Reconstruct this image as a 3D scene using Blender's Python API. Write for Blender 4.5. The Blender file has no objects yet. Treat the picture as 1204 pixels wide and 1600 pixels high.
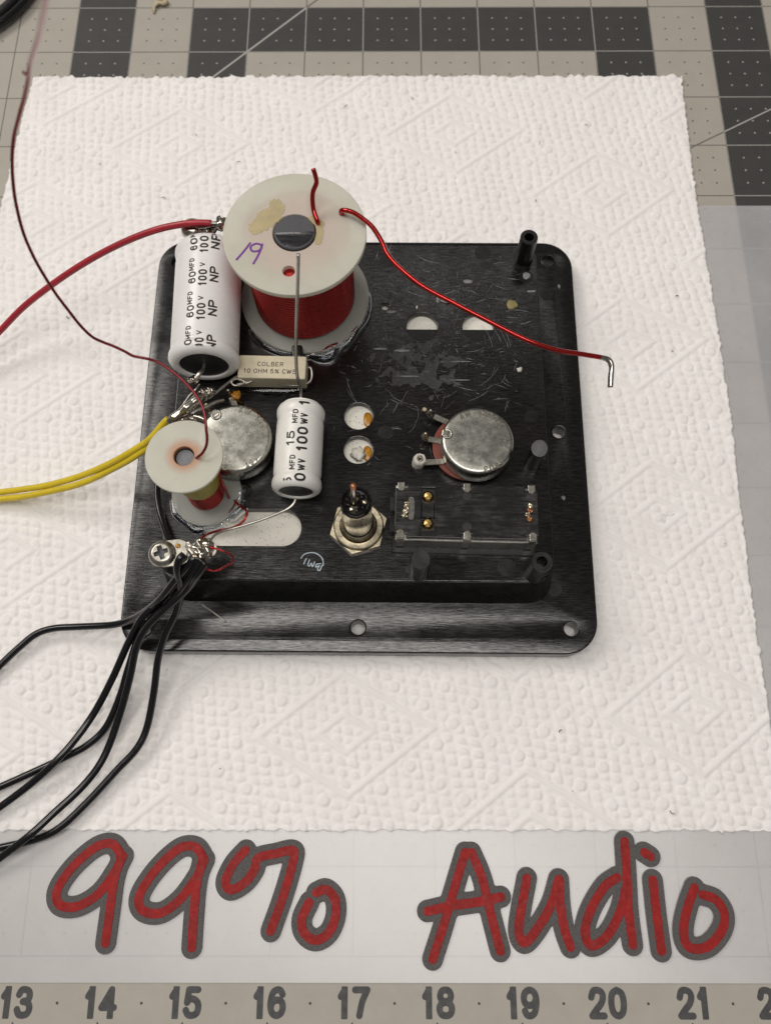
import bpy, bmesh, math, random
import numpy as np
from mathutils import Vector, Matrix

# ------------------------------------------------------------------ camera, light, exposure
S = bpy.context.scene
COL = S.collection
S.unit_settings.system = 'IMPERIAL'
S.unit_settings.scale_length = 0.0254          # one scene unit is one inch
CAM = np.array([-0.5719, -5.1367, 11.3726])
ROT = np.array([[9.99994803e-01, 3.45710662e-04, -3.20541796e-03],
                [6.81343204e-04, 9.49117011e-01, 3.14922905e-01],
                [3.15118891e-03, -3.14923452e-01, 9.49111842e-01]])   # rows: right, up, back
FPX = 1325.76                                   # focal length in photograph pixels
cd = bpy.data.cameras.new('camera'); cam = bpy.data.objects.new('camera', cd); COL.objects.link(cam)
M = Matrix([[*ROT[:, 0], CAM[0]], [*ROT[:, 1], CAM[1]], [*ROT[:, 2], CAM[2]], [0, 0, 0, 1]])
cam.matrix_world = M
cd.sensor_fit = 'HORIZONTAL'; cd.sensor_width = 36; cd.lens = 36 * FPX / 1204
cd.clip_start = 0.1; cd.clip_end = 500
cd.dof.use_dof = True; cd.dof.focus_distance = 11.0; cd.dof.aperture_fstop = cd.lens / (2 * 40)
S.camera = cam

w = bpy.data.worlds.new('World'); S.world = w; w.use_nodes = True
bg = w.node_tree.nodes['Background']; bg.inputs[0].default_value = (1.0, 0.97, 0.94, 1); bg.inputs[1].default_value = 0.14
S.view_settings.view_transform = 'Standard'; S.view_settings.look = 'None'
S.view_settings.exposure = 0.0; S.view_settings.gamma = 1.0; S.view_settings.use_curve_mapping = False

def area(name, loc, target, sx, sy, power, col):
    l = bpy.data.lights.new(name, 'AREA'); l.shape = 'RECTANGLE'; l.size = sx; l.size_y = sy
    l.energy = power; l.color = col
    o = bpy.data.objects.new(name, l); COL.objects.link(o); o.location = loc
    d = Vector(target) - Vector(loc); o.rotation_euler = d.to_track_quat('-Z', 'Y').to_euler()
    return o
area('ceiling_lamp', (-3, -6.5, 60), (-2, -4, 0), 50, 20, 18500, (1.0, 0.95, 0.90))
area('ceiling_lamp', (-40, 26, 50), (-1, 0, 0), 34, 24, 18500, (1.0, 0.945, 0.885))
area('fluorescent_tube', (-6, 36, 58), (-1, 0, 0), 48, 1.6, 650, (1.0, 0.96, 0.91))
area('fluorescent_tube', (-6, 41, 58), (-1, 0, 0), 48, 1.6, 650, (1.0, 0.96, 0.91))

# ------------------------------------------------------------------ helpers
RNG = random.Random(7); NR = np.random.default_rng(7)
PI = math.pi

def P(x, y, z):
    """The point at height z that the photograph shows at pixel (x, y)."""
    d = ROT.T @ np.array([(x - 602) / FPX, (800 - y) / FPX, -1.0])
    return CAM + d * (z - CAM[2]) / d[2]

OFF = {}
def link(o, parent=None, base=None):
    COL.objects.link(o)
    if parent is not None:
        o.parent = parent; OFF[o] = OFF[parent]
    else:
        OFF[o] = np.array(base if base is not None else (0, 0, 0), float); o.location = OFF[o]
    return o

def thing(name, label, cat, base, group=None):
    o = bpy.data.objects.new(name, None); o.empty_display_size = 0.2; link(o, None, base)
    o['label'] = label; o['category'] = cat
    if group: o['group'] = group
    return o

def tag(o, label=None, cat=None, group=None, kind=None):
    if label: o['label'] = label
    if cat: o['category'] = cat
    if group: o['group'] = group
    if kind: o['kind'] = kind
    return o

def build(name, V, F, mat, parent=None, base=None, smooth=True, sharp=None):
    V = np.asarray(V, float).reshape(-1, 3)
    off = OFF[parent] if parent is not None else np.array(base if base is not None else (0, 0, 0), float)
    me = bpy.data.meshes.new(name); me.from_pydata((V - off).tolist(), [], F); me.update()
    me.materials.append(mat)
    if smooth:
        me.polygons.foreach_set('use_smooth', [True] * len(me.polygons))
        if sharp is not None: me.set_sharp_from_angle(angle=math.radians(sharp))
    return link(bpy.data.objects.new(name, me), parent, base)

def join(*parts):
    V = []; F = []; n = 0
    for v, f in parts:
        v = np.asarray(v, float).reshape(-1, 3); V.append(v); F += [tuple(i + n for i in q) for q in f]; n += len(v)
    return np.concatenate(V), F

def lathe(prof, c=(0, 0, 0), seg=48, axis='z', close=False):
    prof = list(prof); V = []; F = []; n = len(prof)
    for k in range(seg):
        a = 2 * PI * k / seg
        for r, z in prof: V.append((r * math.cos(a), r * math.sin(a), z))
    for k in range(seg):
        k2 = (k + 1) % seg
        for i in range(n - 1 if not close else n):
            j = (i + 1) % n
            F.append((k * n + i, k2 * n + i, k2 * n + j, k * n + j))
    V = np.array(V)
    if axis == 'y': V = V[:, [0, 2, 1]] * [1, -1, 1] * [1, -1, 1]
    return V + np.array(c), F

def spline(pts, sub=8):
    p = np.asarray(pts, float); q = np.vstack([2 * p[0] - p[1], p, 2 * p[-1] - p[-2]]); out = []
    for i in range(1, len(q) - 2):
        a, b, c, d = q[i - 1], q[i], q[i + 1], q[i + 2]
        for t in np.arange(sub) / sub:
            out.append(.5 * ((2 * b) + (c - a) * t + (2 * a - 5 * b + 4 * c - d) * t * t + (3 * b - a - 3 * c + d) * t ** 3))
    out.append(p[-1]); return np.array(out)

def tube(pts, r, seg=10, sub=8, smoothpts=True):
    c = spline(pts, sub) if smoothpts else np.asarray(pts, float)
    n = len(c); T = np.gradient(c, axis=0); T /= np.linalg.norm(T, axis=1)[:, None] + 1e-12
    up = np.array([0, 0, 1.0]) if abs(T[0][2]) < .9 else np.array([1.0, 0, 0])
    N = np.cross(T[0], up); N /= np.linalg.norm(N)
    rr = np.full(n, r) if np.isscalar(r) else np.interp(np.linspace(0, 1, n), np.linspace(0, 1, len(r)), r)
    V = []; F = []
    for i in range(n):
        N = N - T[i] * (N @ T[i]); N /= np.linalg.norm(N); B = np.cross(T[i], N)
        for k in range(seg):
            a = 2 * PI * k / seg; V.append(c[i] + rr[i] * (math.cos(a) * N + math.sin(a) * B))
    for i in range(n - 1):
        for k in range(seg):
            k2 = (k + 1) % seg; F.append((i * seg + k, i * seg + k2, (i + 1) * seg + k2, (i + 1) * seg + k))
    F.append(tuple(range(seg - 1, -1, -1))); F.append(tuple((n - 1) * seg + k for k in range(seg)))
    return np.array(V), F

def box(x0, x1, y0, y1, z0, z1, bev=0.0, seg=2):
    bm = bmesh.new(); bmesh.ops.create_cube(bm, size=1)
    for v in bm.verts: v.co = Vector((x0 + (v.co.x + .5) * (x1 - x0), y0 + (v.co.y + .5) * (y1 - y0), z0 + (v.co.z + .5) * (z1 - z0)))
    if bev: bmesh.ops.bevel(bm, geom=bm.edges[:], offset=bev, segments=seg, affect='EDGES', profile=.5)
    return from_bm(bm)

def from_bm(bm):
    bm.verts.index_update(); V = np.array([v.co[:] for v in bm.verts]); F = [tuple(v.index for v in f.verts) for f in bm.faces]; bm.free(); return V, F

def blob(c, r, amp=.25, freq=1.6, seed=0, flat=1.0, sub=3, stretch=(1, 1, 1)):
    from mathutils import noise
    bm = bmesh.new(); bmesh.ops.create_icosphere(bm, subdivisions=sub, radius=1)
    for v in bm.verts:
        n = noise.noise(v.co * freq + Vector((seed * 7.1, seed * 3.3, seed)))
        v.co *= 1 + amp * n
        v.co = Vector((v.co.x * r * stretch[0] + c[0], v.co.y * r * stretch[1] + c[1], v.co.z * r * flat * stretch[2] + c[2]))
    return from_bm(bm)

def poly2d(loops, z0, z1, bev=0.0, res=2):
    """Filled outline with holes, z0 to z1, bevelled edges."""
    cu = bpy.data.curves.new('tmp', 'CURVE'); cu.dimensions = '2D'; cu.fill_mode = 'BOTH'
    for L in loops:
        s = cu.splines.new('POLY'); s.points.add(len(L) - 1)
        s.points.foreach_set('co', [v for p in L for v in (p[0], p[1], 0, 1)]); s.use_cyclic_u = True
    h = (z1 - z0) / 2
    cu.extrude = max(h - bev, 0); cu.bevel_depth = bev; cu.bevel_resolution = res; cu.offset = -bev
    o = bpy.data.objects.new('tmp', cu); me = bpy.data.meshes.new_from_object(o)
    bm = bmesh.new(); bm.from_mesh(me); bmesh.ops.remove_doubles(bm, verts=bm.verts, dist=1e-4)
    V, F = from_bm(bm); bpy.data.objects.remove(o); bpy.data.curves.remove(cu); bpy.data.meshes.remove(me)
    V[:, 2] += (z0 + z1) / 2
    return V, F

def circ(cx, cy, r, n=32, ry=None): return [(cx + r * math.cos(2 * PI * k / n), cy + (ry or r) * math.sin(2 * PI * k / n)) for k in range(n)]
def rrect(x0, x1, y0, y1, r, n=8):
    out = []
    for cx, cy, a0 in ((x1 - r, y1 - r, 0), (x0 + r, y1 - r, 90), (x0 + r, y0 + r, 180), (x1 - r, y0 + r, 270)):
        for k in range(n + 1):
            a = math.radians(a0 + 90 * k / n); out.append((cx + r * math.cos(a), cy + r * math.sin(a)))
    return out

def rot2(V, ang, c):
    V = np.array(V, float); a = math.radians(ang); x = V[:, 0] - c[0]; y = V[:, 1] - c[1]
    V[:, 0] = c[0] + x * math.cos(a) - y * math.sin(a); V[:, 1] = c[1] + x * math.sin(a) + y * math.cos(a); return V

GLYPH = {
 '0': [[(.5, 1), (.12, .86), (0, .5), (.12, .14), (.5, 0), (.88, .14), (1, .5), (.88, .86), (.5, 1)]],
 '1': [[(.62, 0), (.62, 1)], [(.62, 1), (.1, .74)]],
 '2': [[(.03, .72), (.2, .95), (.5, 1), (.85, .93), (.97, .73), (.8, .48), (.4, .24), (.03, 0)], [(.03, 0), (1, 0)]],
 '3': [[(.05, .8), (.22, .97), (.5, 1), (.82, .93), (.92, .76), (.8, .59), (.42, .53)], [(.42, .53), (.84, .47), (1, .27), (.85, .06), (.5, 0), (.18, .04), (0, .22)]],
 '4': [[(.74, 0), (.74, 1)], [(.74, 1), (0, .3)], [(0, .3), (1, .3)]],
 '5': [[(.92, 1), (.18, 1)], [(.18, 1), (.07, .5)], [(.07, .5), (.3, .63), (.6, .63), (.92, .5), (1, .3), (.88, .08), (.5, 0), (.18, .04), (0, .2)]],
 '6': [[(.95, .82), (.78, .97), (.5, 1), (.15, .86), (0, .45), (.12, .12), (.5, 0), (.87, .1), (1, .32), (.87, .54), (.5, .6), (.15, .5), (.02, .32)]],
 '7': [[(0, 1), (1, 1)], [(1, 1), (.6, .55), (.36, 0)]],
 '8': [[(.5, .53), (.16, .62), (.07, .78), (.2, .95), (.5, 1), (.8, .95), (.93, .78), (.84, .62), (.5, .53)], [(.5, .53), (.12, .44), (0, .26), (.14, .06), (.5, 0), (.86, .06), (1, .26), (.88, .44), (.5, .53)]],
 'A': [[(0, 0), (.5, 1)], [(.5, 1), (1, 0)], [(.2, .34), (.8, .34)]],
 'B': [[(0, 0), (0, 1)], [(0, 1), (.6, 1), (.9, .9), (.9, .65), (.6, .53), (0, .53)], [(0, .53), (.65, .53), (1, .4), (1, .13), (.65, 0), (0, 0)]],
 'C': [[(1, .82), (.8, .97), (.5, 1), (.12, .84), (0, .5), (.12, .16), (.5, 0), (.8, .03), (1, .18)]],
 'D': [[(0, 0), (0, 1)], [(0, 1), (.5, 1), (.88, .85), (1, .5), (.88, .15), (.5, 0), (0, 0)]],
 'E': [[(0, 0), (0, 1)], [(0, 1), (1, 1)], [(0, .52), (.85, .52)], [(0, 0), (1, 0)]],
 'F': [[(0, 0), (0, 1)], [(0, 1), (1, 1)], [(0, .52), (.85, .52)]],
 'G': [[(1, .82), (.8, .97), (.5, 1), (.12, .84), (0, .5), (.12, .16), (.5, 0), (.85, .06), (1, .2)], [(1, .2), (1, .45)], [(1, .45), (.6, .45)]],
 'H': [[(0, 0), (0, 1)], [(1, 0), (1, 1)], [(0, .52), (1, .52)]],
 'L': [[(0, 1), (0, 0)], [(0, 0), (1, 0)]],
 'M': [[(0, 0), (0, 1)], [(0, 1), (.5, .25)], [(.5, .25), (1, 1)], [(1, 1), (1, 0)]],
 'N': [[(0, 0), (0, 1)], [(0, 1), (1, 0)], [(1, 0), (1, 1)]],
 'P': [[(0, 0), (0, 1)], [(0, 1), (.6, 1), (.95, .91), (1, .74), (.95, .57), (.6, .47), (0, .47)]],
 'R': [[(0, 0), (0, 1)], [(0, 1), (.6, 1), (.95, .91), (1, .74), (.95, .57), (.6, .47), (0, .47)], [(.5, .47), (1, 0)]],
 'S': [[(.97, .8), (.78, .97), (.5, 1), (.12, .92), (.05, .72), (.3, .56), (.7, .45), (.97, .28), (.85, .06), (.5, 0), (.2, .03), (0, .2)]],
 'T': [[(0, 1), (1, 1)], [(.5, 1), (.5, 0)]],
 'V': [[(0, 1), (.5, 0)], [(.5, 0), (1, 1)]],
 'W': [[(0, 1), (.25, 0)], [(.25, 0), (.5, .85)], [(.5, .85), (.75, 0)], [(.75, 0), (1, 1)]],
 'X': [[(0, 0), (1, 1)], [(0, 1), (1, 0)]],
 '%': [[(.05, .05), (.95, .95)], [(.2, 1), (.02, .8), (.2, .6), (.38, .8), (.2, 1)], [(.8, .4), (.62, .2), (.8, 0), (.98, .2), (.8, .4)]],
 '-': [[(.1, .5), (.9, .5)]],
}
GLYPH['9'] = [[(1 - x, 1 - y) for x, y in p] for p in GLYPH['6']]; GLYPH['O'] = GLYPH['0']
GW = {'1': .42, 'M': .72, 'W': .85, '-': .45, '%': .75, 'O': .68}
TXT = {}
def text2d(txt, hw=.06, width=.58, gap=.18, clip=False, slices=0):
    """Lettering drawn from pen strokes, as flat faces one unit high; hw is half the pen width."""
    k = (txt, hw, width, gap, clip, slices)
    if k in TXT: return TXT[k][0].copy(), TXT[k][1]
    parts = []; x = 0.0; res = .013
    for ch in txt:
        if ch == ' ': x += .42; continue
        w_ = GW.get(ch, .58) * width / .58
        kk = ('g', ch, hw, width, clip)
        if kk not in TXT:
            ps = [[(hw + px * (w_ - 2 * hw), hw + py * (1 - 2 * hw)) for px, py in p] for p in GLYPH[ch]]
            if clip: ps = [[(a, -.1 if (b <= hw + 1e-6 and len(p) == 2 and ch in '147') else (1.1 if (b >= 1 - hw - 1e-6 and ch == '1' and len(p) == 2 and p[0][0] == p[1][0]) else b)) for a, b in p] for p in ps]
            loops = strokes(ps, hw, res, 6, (0, 1) if clip else None)
            TXT[kk] = poly2d(loops, 0, 0)
        V, F = TXT[kk]; V = V.copy(); V[:, 0] += x; parts.append((V, F)); x += w_ + gap
    V, F = join(*parts)
    if slices:
        bm = bmesh.new(); vs = [bm.verts.new(v) for v in V]
        for f in F:
            try: bm.faces.new([vs[i] for i in f])
            except ValueError: pass
        for q in np.linspace(0, 1, slices + 1)[1:-1]: bmesh.ops.bisect_plane(bm, geom=bm.verts[:] + bm.edges[:] + bm.faces[:], plane_co=(0, q + 1e-4, 0), plane_no=(0, 1, 0), dist=1e-6)
        for q in np.arange(.1, x, .2): bmesh.ops.bisect_plane(bm, geom=bm.verts[:] + bm.edges[:] + bm.faces[:], plane_co=(q, 0, 0), plane_no=(1, 0, 0), dist=1e-6)
        V, F = from_bm(bm)
    V[:, 2] = 0; V[:, 0] -= V[:, 0].min()
    TXT[k] = (V, F); return V.copy(), F

def strokes(paths, hw, res=0.014, sub=10, yclip=None):
    """Outline loops of round-ended pen strokes merged into one shape."""
    segs = []; 
    for p in paths:
        c = spline([(a, b, 0) for a, b in p], sub)[:, :2]
        segs += list(zip(c[:-1], c[1:]))
    A = np.array([s[0] for s in segs]); B = np.array([s[1] for s in segs])
    lo = np.minimum(A.min(0), B.min(0)) - hw - 3 * res; hi = np.maximum(A.max(0), B.max(0)) + hw + 3 * res
    nx = int((hi[0] - lo[0]) / res) + 1; ny = int((hi[1] - lo[1]) / res) + 1
    X, Y = np.meshgrid(lo[0] + np.arange(nx) * res, lo[1] + np.arange(ny) * res, indexing='ij')
    D = np.full((nx, ny), 1e9)
    for a, b in zip(A, B):
        ab = b - a; t = np.clip(((X - a[0]) * ab[0] + (Y - a[1]) * ab[1]) / (ab @ ab + 1e-12), 0, 1)
        D = np.minimum(D, np.hypot(X - a[0] - t * ab[0], Y - a[1] - t * ab[1]))
    D = D - hw + 1e-7
    if yclip: D = np.maximum(D, np.maximum(yclip[0] - Y, Y - yclip[1]) + 1e-5)
    return contours(D, lo, res)

def contours(D, lo, res):
    nx, ny = D.shape; nxt = {}; pos = {}
    def pt(i, j, e):
        if e == 0: a, b = D[i, j], D[i + 1, j]; t = a / (a - b); k = ('h', i, j); pos[k] = (lo[0] + (i + t) * res, lo[1] + j * res)
        elif e == 1: a, b = D[i + 1, j], D[i + 1, j + 1]; t = a / (a - b); k = ('v', i + 1, j); pos[k] = (lo[0] + (i + 1) * res, lo[1] + (j + t) * res)
        elif e == 2: a, b = D[i, j + 1], D[i + 1, j + 1]; t = a / (a - b); k = ('h', i, j + 1); pos[k] = (lo[0] + (i + t) * res, lo[1] + (j + 1) * res)
        else: a, b = D[i, j], D[i, j + 1]; t = a / (a - b); k = ('v', i, j); pos[k] = (lo[0] + i * res, lo[1] + (j + t) * res)
        return k
    TAB = {1: [(3, 0)], 2: [(0, 1)], 3: [(3, 1)], 4: [(1, 2)], 5: [(3, 0), (1, 2)], 6: [(0, 2)], 7: [(3, 2)], 8: [(2, 3)], 9: [(2, 0)], 10: [(0, 1), (2, 3)], 11: [(2, 1)], 12: [(1, 3)], 13: [(1, 0)], 14: [(0, 3)]}
    I = (D < 0).astype(int); code = I[:-1, :-1] + 2 * I[1:, :-1] + 4 * I[1:, 1:] + 8 * I[:-1, 1:]
    for i, j in zip(*np.nonzero((code > 0) & (code < 15))):
        for a, b in TAB[int(code[i, j])]: nxt[pt(i, j, a)] = pt(i, j, b)
    loops = []
    while nxt:
        k0 = next(iter(nxt)); L = []; k = k0
        while k in nxt: L.append(pos[k]); k = nxt.pop(k)
        if len(L) > 6:
            L = np.array(L); L = (np.roll(L, 1, 0) + 2 * L + np.roll(L, -1, 0)) / 4
            L = (np.roll(L, 1, 0) + 2 * L + np.roll(L, -1, 0)) / 4; loops.append(L[::2].tolist() if len(L) > 60 else L.tolist())
    return loops

# ------------------------------------------------------------------ materials
class NT:
    def __init__(s, name):
        s.m = bpy.data.materials.new(name); s.m.use_nodes = True; s.t = s.m.node_tree; s.b = s.t.nodes['Principled BSDF']; s.out = s.t.nodes['Material Output']
        s.tc = s.t.nodes.new('ShaderNodeTexCoord').outputs['Object']
    def n(s, typ, **kw):
        x = s.t.nodes.new(typ)
        for k, v in kw.items(): setattr(x, k, v)
        return x
    def l(s, a, b): s.t.links.new(a, b)
    def math(s, op, a, b=0.0, c=0.0):
        x = s.n('ShaderNodeMath', operation=op)
        for i, v in enumerate((a, b, c)):
            if hasattr(v, 'is_output'): s.l(v, x.inputs[i])
            else: x.inputs[i].default_value = v
        return x.outputs[0]
    def mapped(s, sc=(1, 1, 1), rot=(0, 0, 0)):
        x = s.n('ShaderNodeMapping'); x.inputs['Scale'].default_value = sc; x.inputs['Rotation'].default_value = rot; s.l(s.tc, x.inputs[0]); return x.outputs[0]
    def noise(s, scale, detail=4, rough=.6, vec=None, out='Fac'):
        x = s.n('ShaderNodeTexNoise'); x.inputs['Scale'].default_value = scale; x.inputs['Detail'].default_value = detail; x.inputs['Roughness'].default_value = rough
        s.l(vec or s.tc, x.inputs['Vector']); return x.outputs[out]
    def ramp(s, f, stops):
        x = s.n('ShaderNodeValToRGB'); e = x.color_ramp.elements
        while len(e) < len(stops): e.new(.5)
        for q, (p, c) in zip(e, stops): q.position = p; q.color = (c, c, c, 1) if np.isscalar(c) else (*c, 1)
        s.l(f, x.inputs[0]); return x.outputs[0]
    def mix(s, f, a, b):
        x = s.n('ShaderNodeMix', data_type='RGBA')
        if hasattr(f, 'is_output'): s.l(f, x.inputs[0])
        else: x.inputs[0].default_value = f
        for i, v in ((6, a), (7, b)):
            if hasattr(v, 'is_output'): s.l(v, x.inputs[i])
            else: x.inputs[i].default_value = (*v, 1)
        return x.outputs[2]
    def set(s, **kw):
        for k, v in kw.items():
            i = s.b.inputs[k.replace('_', ' ')]
            if hasattr(v, 'is_output'): s.l(v, i)
            elif isinstance(v, tuple) and len(v) == 3: i.default_value = (*v, 1)
            else: i.default_value = v
        return s
    def bump(s, h, strength=.3, dist=.01):
        x = s.n('ShaderNodeBump'); x.inputs['Strength'].default_value = strength; x.inputs['Distance'].default_value = dist; s.l(h, x.inputs['Height']); s.l(x.outputs[0], s.b.inputs['Normal']); return s

def simple(name, col, rough=.5, metal=0.0, var=.12, vscale=6, bump=.0, bscale=30, **kw):
    t = NT(name); f = t.noise(vscale, 5)
    lo = tuple(max(0, c * (1 - var)) for c in col); hi = tuple(min(1, c * (1 + var)) for c in col)
    t.set(Base_Color=t.mix(t.ramp(f, [(.3, 0), (.7, 1)]), lo, hi), Metallic=metal)
    t.set(Roughness=t.ramp(t.noise(vscale * 2.3, 5), [(.3, max(.02, rough * .75)), (.7, min(1, rough * 1.25))]))
    if bump: t.bump(t.noise(bscale, 4), bump, .006)
    for k, v in kw.items(): t.set(**{k: v})
    return t.m

def plastic_brushed():
    t = NT('brushed_black_plastic')
    st = t.noise(1, 4, .65, t.mapped((6.5, 66, 8)))
    st2 = t.noise(1, 3, .6, t.mapped((1.6, 30, 5)))
    pat = t.noise(1.3, 3, .55)
    sc = t.noise(1, 4, .7, t.mapped((9, 60, 9), (0, 0, .5)))
    c = t.mix(t.ramp(st, [(.5, 0), (.72, 1)]), (.0050, .0047, .0045), (.013, .0125, .012))
    c = t.mix(t.math('MULTIPLY', t.ramp(sc, [(.68, 0), (.75, 1)]), .4), c, (.06, .06, .06))
    t.set(Specular_IOR_Level=t.ramp(st, [(.34, .22), (.66, .80)]))
    t.set(Base_Color=c, Roughness=t.ramp(t.math('ADD', t.math('MULTIPLY', pat, .7), t.math('MULTIPLY', st2, .3)), [(.36, .12), (.64, .27)]), IOR=1.54)
    return t.bump(t.math('ADD', st, t.math('MULTIPLY', st2, .4)), .24, .0040).m

def plastic_moulded():
    t = NT('moulded_black_plastic')
    t.set(Base_Color=(.008, .0077, .0075), Roughness=t.ramp(t.noise(5, 5), [(.3, .22), (.7, .38)]), IOR=1.46)
    return t.bump(t.noise(40, 4), .10, .003).m

def mat_print():
    """Grey cutting mat: inch grid, quarter-inch dots, dark blocks and two angle lines, all flat print."""
    t = NT('cutting_mat_print')
    sx = t.n('ShaderNodeSeparateXYZ'); t.l(t.tc, sx.inputs[0]); x, y = sx.outputs[0], sx.outputs[1]
    X = t.math('ADD', x, 18.0); Y = t.math("ADD", y, 13.0)        # inch columns as numbered; rows: 20 = first full line
    def near(v, per, w):     # 1 where v is within w of a multiple of per
        d = t.math('ABSOLUTE', t.math('SUBTRACT', t.math('FLOORED_MODULO', t.math('ADD', v, per / 2), per), per / 2))
        return t.math('LESS_THAN', d, w), d
    lx, _ = near(X, 1, .008); ly, _ = near(Y, 1, .008)
    _, qx = near(X, .25, .02); _, qy = near(Y, .25, .02)
    dot = t.math('LESS_THAN', t.math('SQRT', t.math('ADD', t.math('POWER', qx, 2), t.math('POWER', qy, 2))), .016)
    _, ix = near(X, 1, .1); _, iy = near(Y, 1, .1)
    dot = t.math('MULTIPLY', dot, t.math('MULTIPLY', t.math('GREATER_THAN', ix, .1), t.math('GREATER_THAN', iy, .1)))
    fx = t.math('FLOOR', X); fy = t.math('FLOOR', Y)
    def eq(a, v): return t.math('COMPARE', a, v, .1)
    def rng(a, lo, hi): return t.math('MULTIPLY', t.math('GREATER_THAN', a, lo - .5), t.math('LESS_THAN', a, hi + .5))
    deep = t.math('GREATER_THAN', fy, 9.5)
    outer = t.math('MULTIPLY', t.math('MAXIMUM', eq(fx, 12), eq(fx, 23)), deep)
    bar = t.math('MULTIPLY', eq(fy, 20), rng(fx, 14, 21))
    inner = t.math('MULTIPLY', t.math('MAXIMUM', eq(fx, 14), eq(fx, 21)), rng(fy, 12, 19))
    dark = t.math('MAXIMUM', outer, t.math('MAXIMUM', bar, inner))
    def line(px, py, ang, w):
        a = math.radians(ang); d = t.math('ABSOLUTE', t.math('ADD', t.math('MULTIPLY', t.math('SUBTRACT', X, px), -math.sin(a)), t.math('MULTIPLY', t.math('SUBTRACT', Y, py), math.cos(a))))
        return t.math('LESS_THAN', d, w)
    diag = t.math('MAXIMUM', line(16, 21, 45, .016), line(22.4426, 17.968, 29.0, .012))
    # blocks stop the grid at the printed ruler margin
    ruled = t.math('GREATER_THAN', Y, 5.99)
    ln = t.math('MULTIPLY', t.math('MAXIMUM', lx, ly), ruled)
    mark = t.math('MAXIMUM', ln, t.math('MULTIPLY', dot, ruled))
    diag = t.math('MULTIPLY', diag, ruled)
    dirt = t.ramp(t.noise(2.2, 6, .7), [(.35, 0), (.75, 1)])
    light = t.mix(t.math('MULTIPLY', dirt, .5), (.40, .375, .325), (.34, .315, .27))
    light = t.mix(t.ramp(t.noise(28, 2, .5), [(.73, 0), (.80, 1)]), light, (.2, .18, .155))
    dk = t.mix(t.math('MULTIPLY', dirt, .6), (.044, .0425, .041), (.058, .056, .053))
    c = t.mix(dark, light, dk)
    inv = t.mix(dark, (.085, .08, .075), (.36, .35, .33))
    c = t.mix(mark, c, inv)
    c = t.mix(diag, c, t.mix(dark, (.13, .125, .115), (.40, .385, .36)))
    for rz, sc_ in ((.35, (1.1, 60, 1)), (1.9, (.9, 75, 1))):
        cut = t.ramp(t.noise(1, 3, .6, t.mapped(sc_, (0, 0, rz))), [(.735, 0), (.76, 1)]); c = t.mix(t.math('MULTIPLY', cut, .35), c, (.30, .29, .27))
    t.set(Base_Color=c, Roughness=t.ramp(t.noise(3, 5, .7), [(.3, .5), (.7, .7)]))
    return t.bump(t.noise(90, 3), .12, .004).m

def frosted():
    t = NT('frosted_plastic_sheet')
    tr = t.n('ShaderNodeBsdfTransparent'); tr.inputs[0].default_value = (.97, .97, .975, 1)
    df = t.n('ShaderNodeBsdfDiffuse')
    cloud = t.ramp(t.noise(.8, 5, .7), [(.3, 0), (.7, 1)])
    scr = t.ramp(t.noise(1, 5, .7, t.mapped((1.2, 45, 1), (0, 0, .9))), [(.70, 0), (.78, 1)])
    t.l(t.mix(cloud, (.78, .77, .78), (.86, .85, .86)), df.inputs[0])
    gl = t.n('ShaderNodeBsdfGlossy'); gl.inputs['Roughness'].default_value = .33; gl.inputs[0].default_value = (1, 1, 1, 1)
    m1 = t.n('ShaderNodeMixShader'); t.l(t.math('ADD', t.math('ADD', .27, t.math('MULTIPLY', cloud, .05)), t.math('MULTIPLY', scr, .12)), m1.inputs[0]); t.l(tr.outputs[0], m1.inputs[1]); t.l(df.outputs[0], m1.inputs[2])
    m2 = t.n('ShaderNodeMixShader'); m2.inputs[0].default_value = .07; t.l(m1.outputs[0], m2.inputs[1]); t.l(gl.outputs[0], m2.inputs[2])
    t.l(m2.outputs[0], t.out.inputs[0]); return t.m

def towel():
    t = NT('white_paper_towel')
    c = t.mix(t.ramp(t.noise(1.5, 3), [(.3, 0), (.7, 1)]), (.86, .835, .815), (.90, .88, .865))
    c = t.mix(t.ramp(t.noise(13, 2, .4), [(.80, 0), (.815, 1)]), c, (.35, .30, .26))
    t.set(Base_Color=c, Roughness=1.0); t.b.inputs['Specular IOR Level'].default_value = .1
    return t.bump(t.noise(70, 5, .7), .5, .006).m

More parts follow.
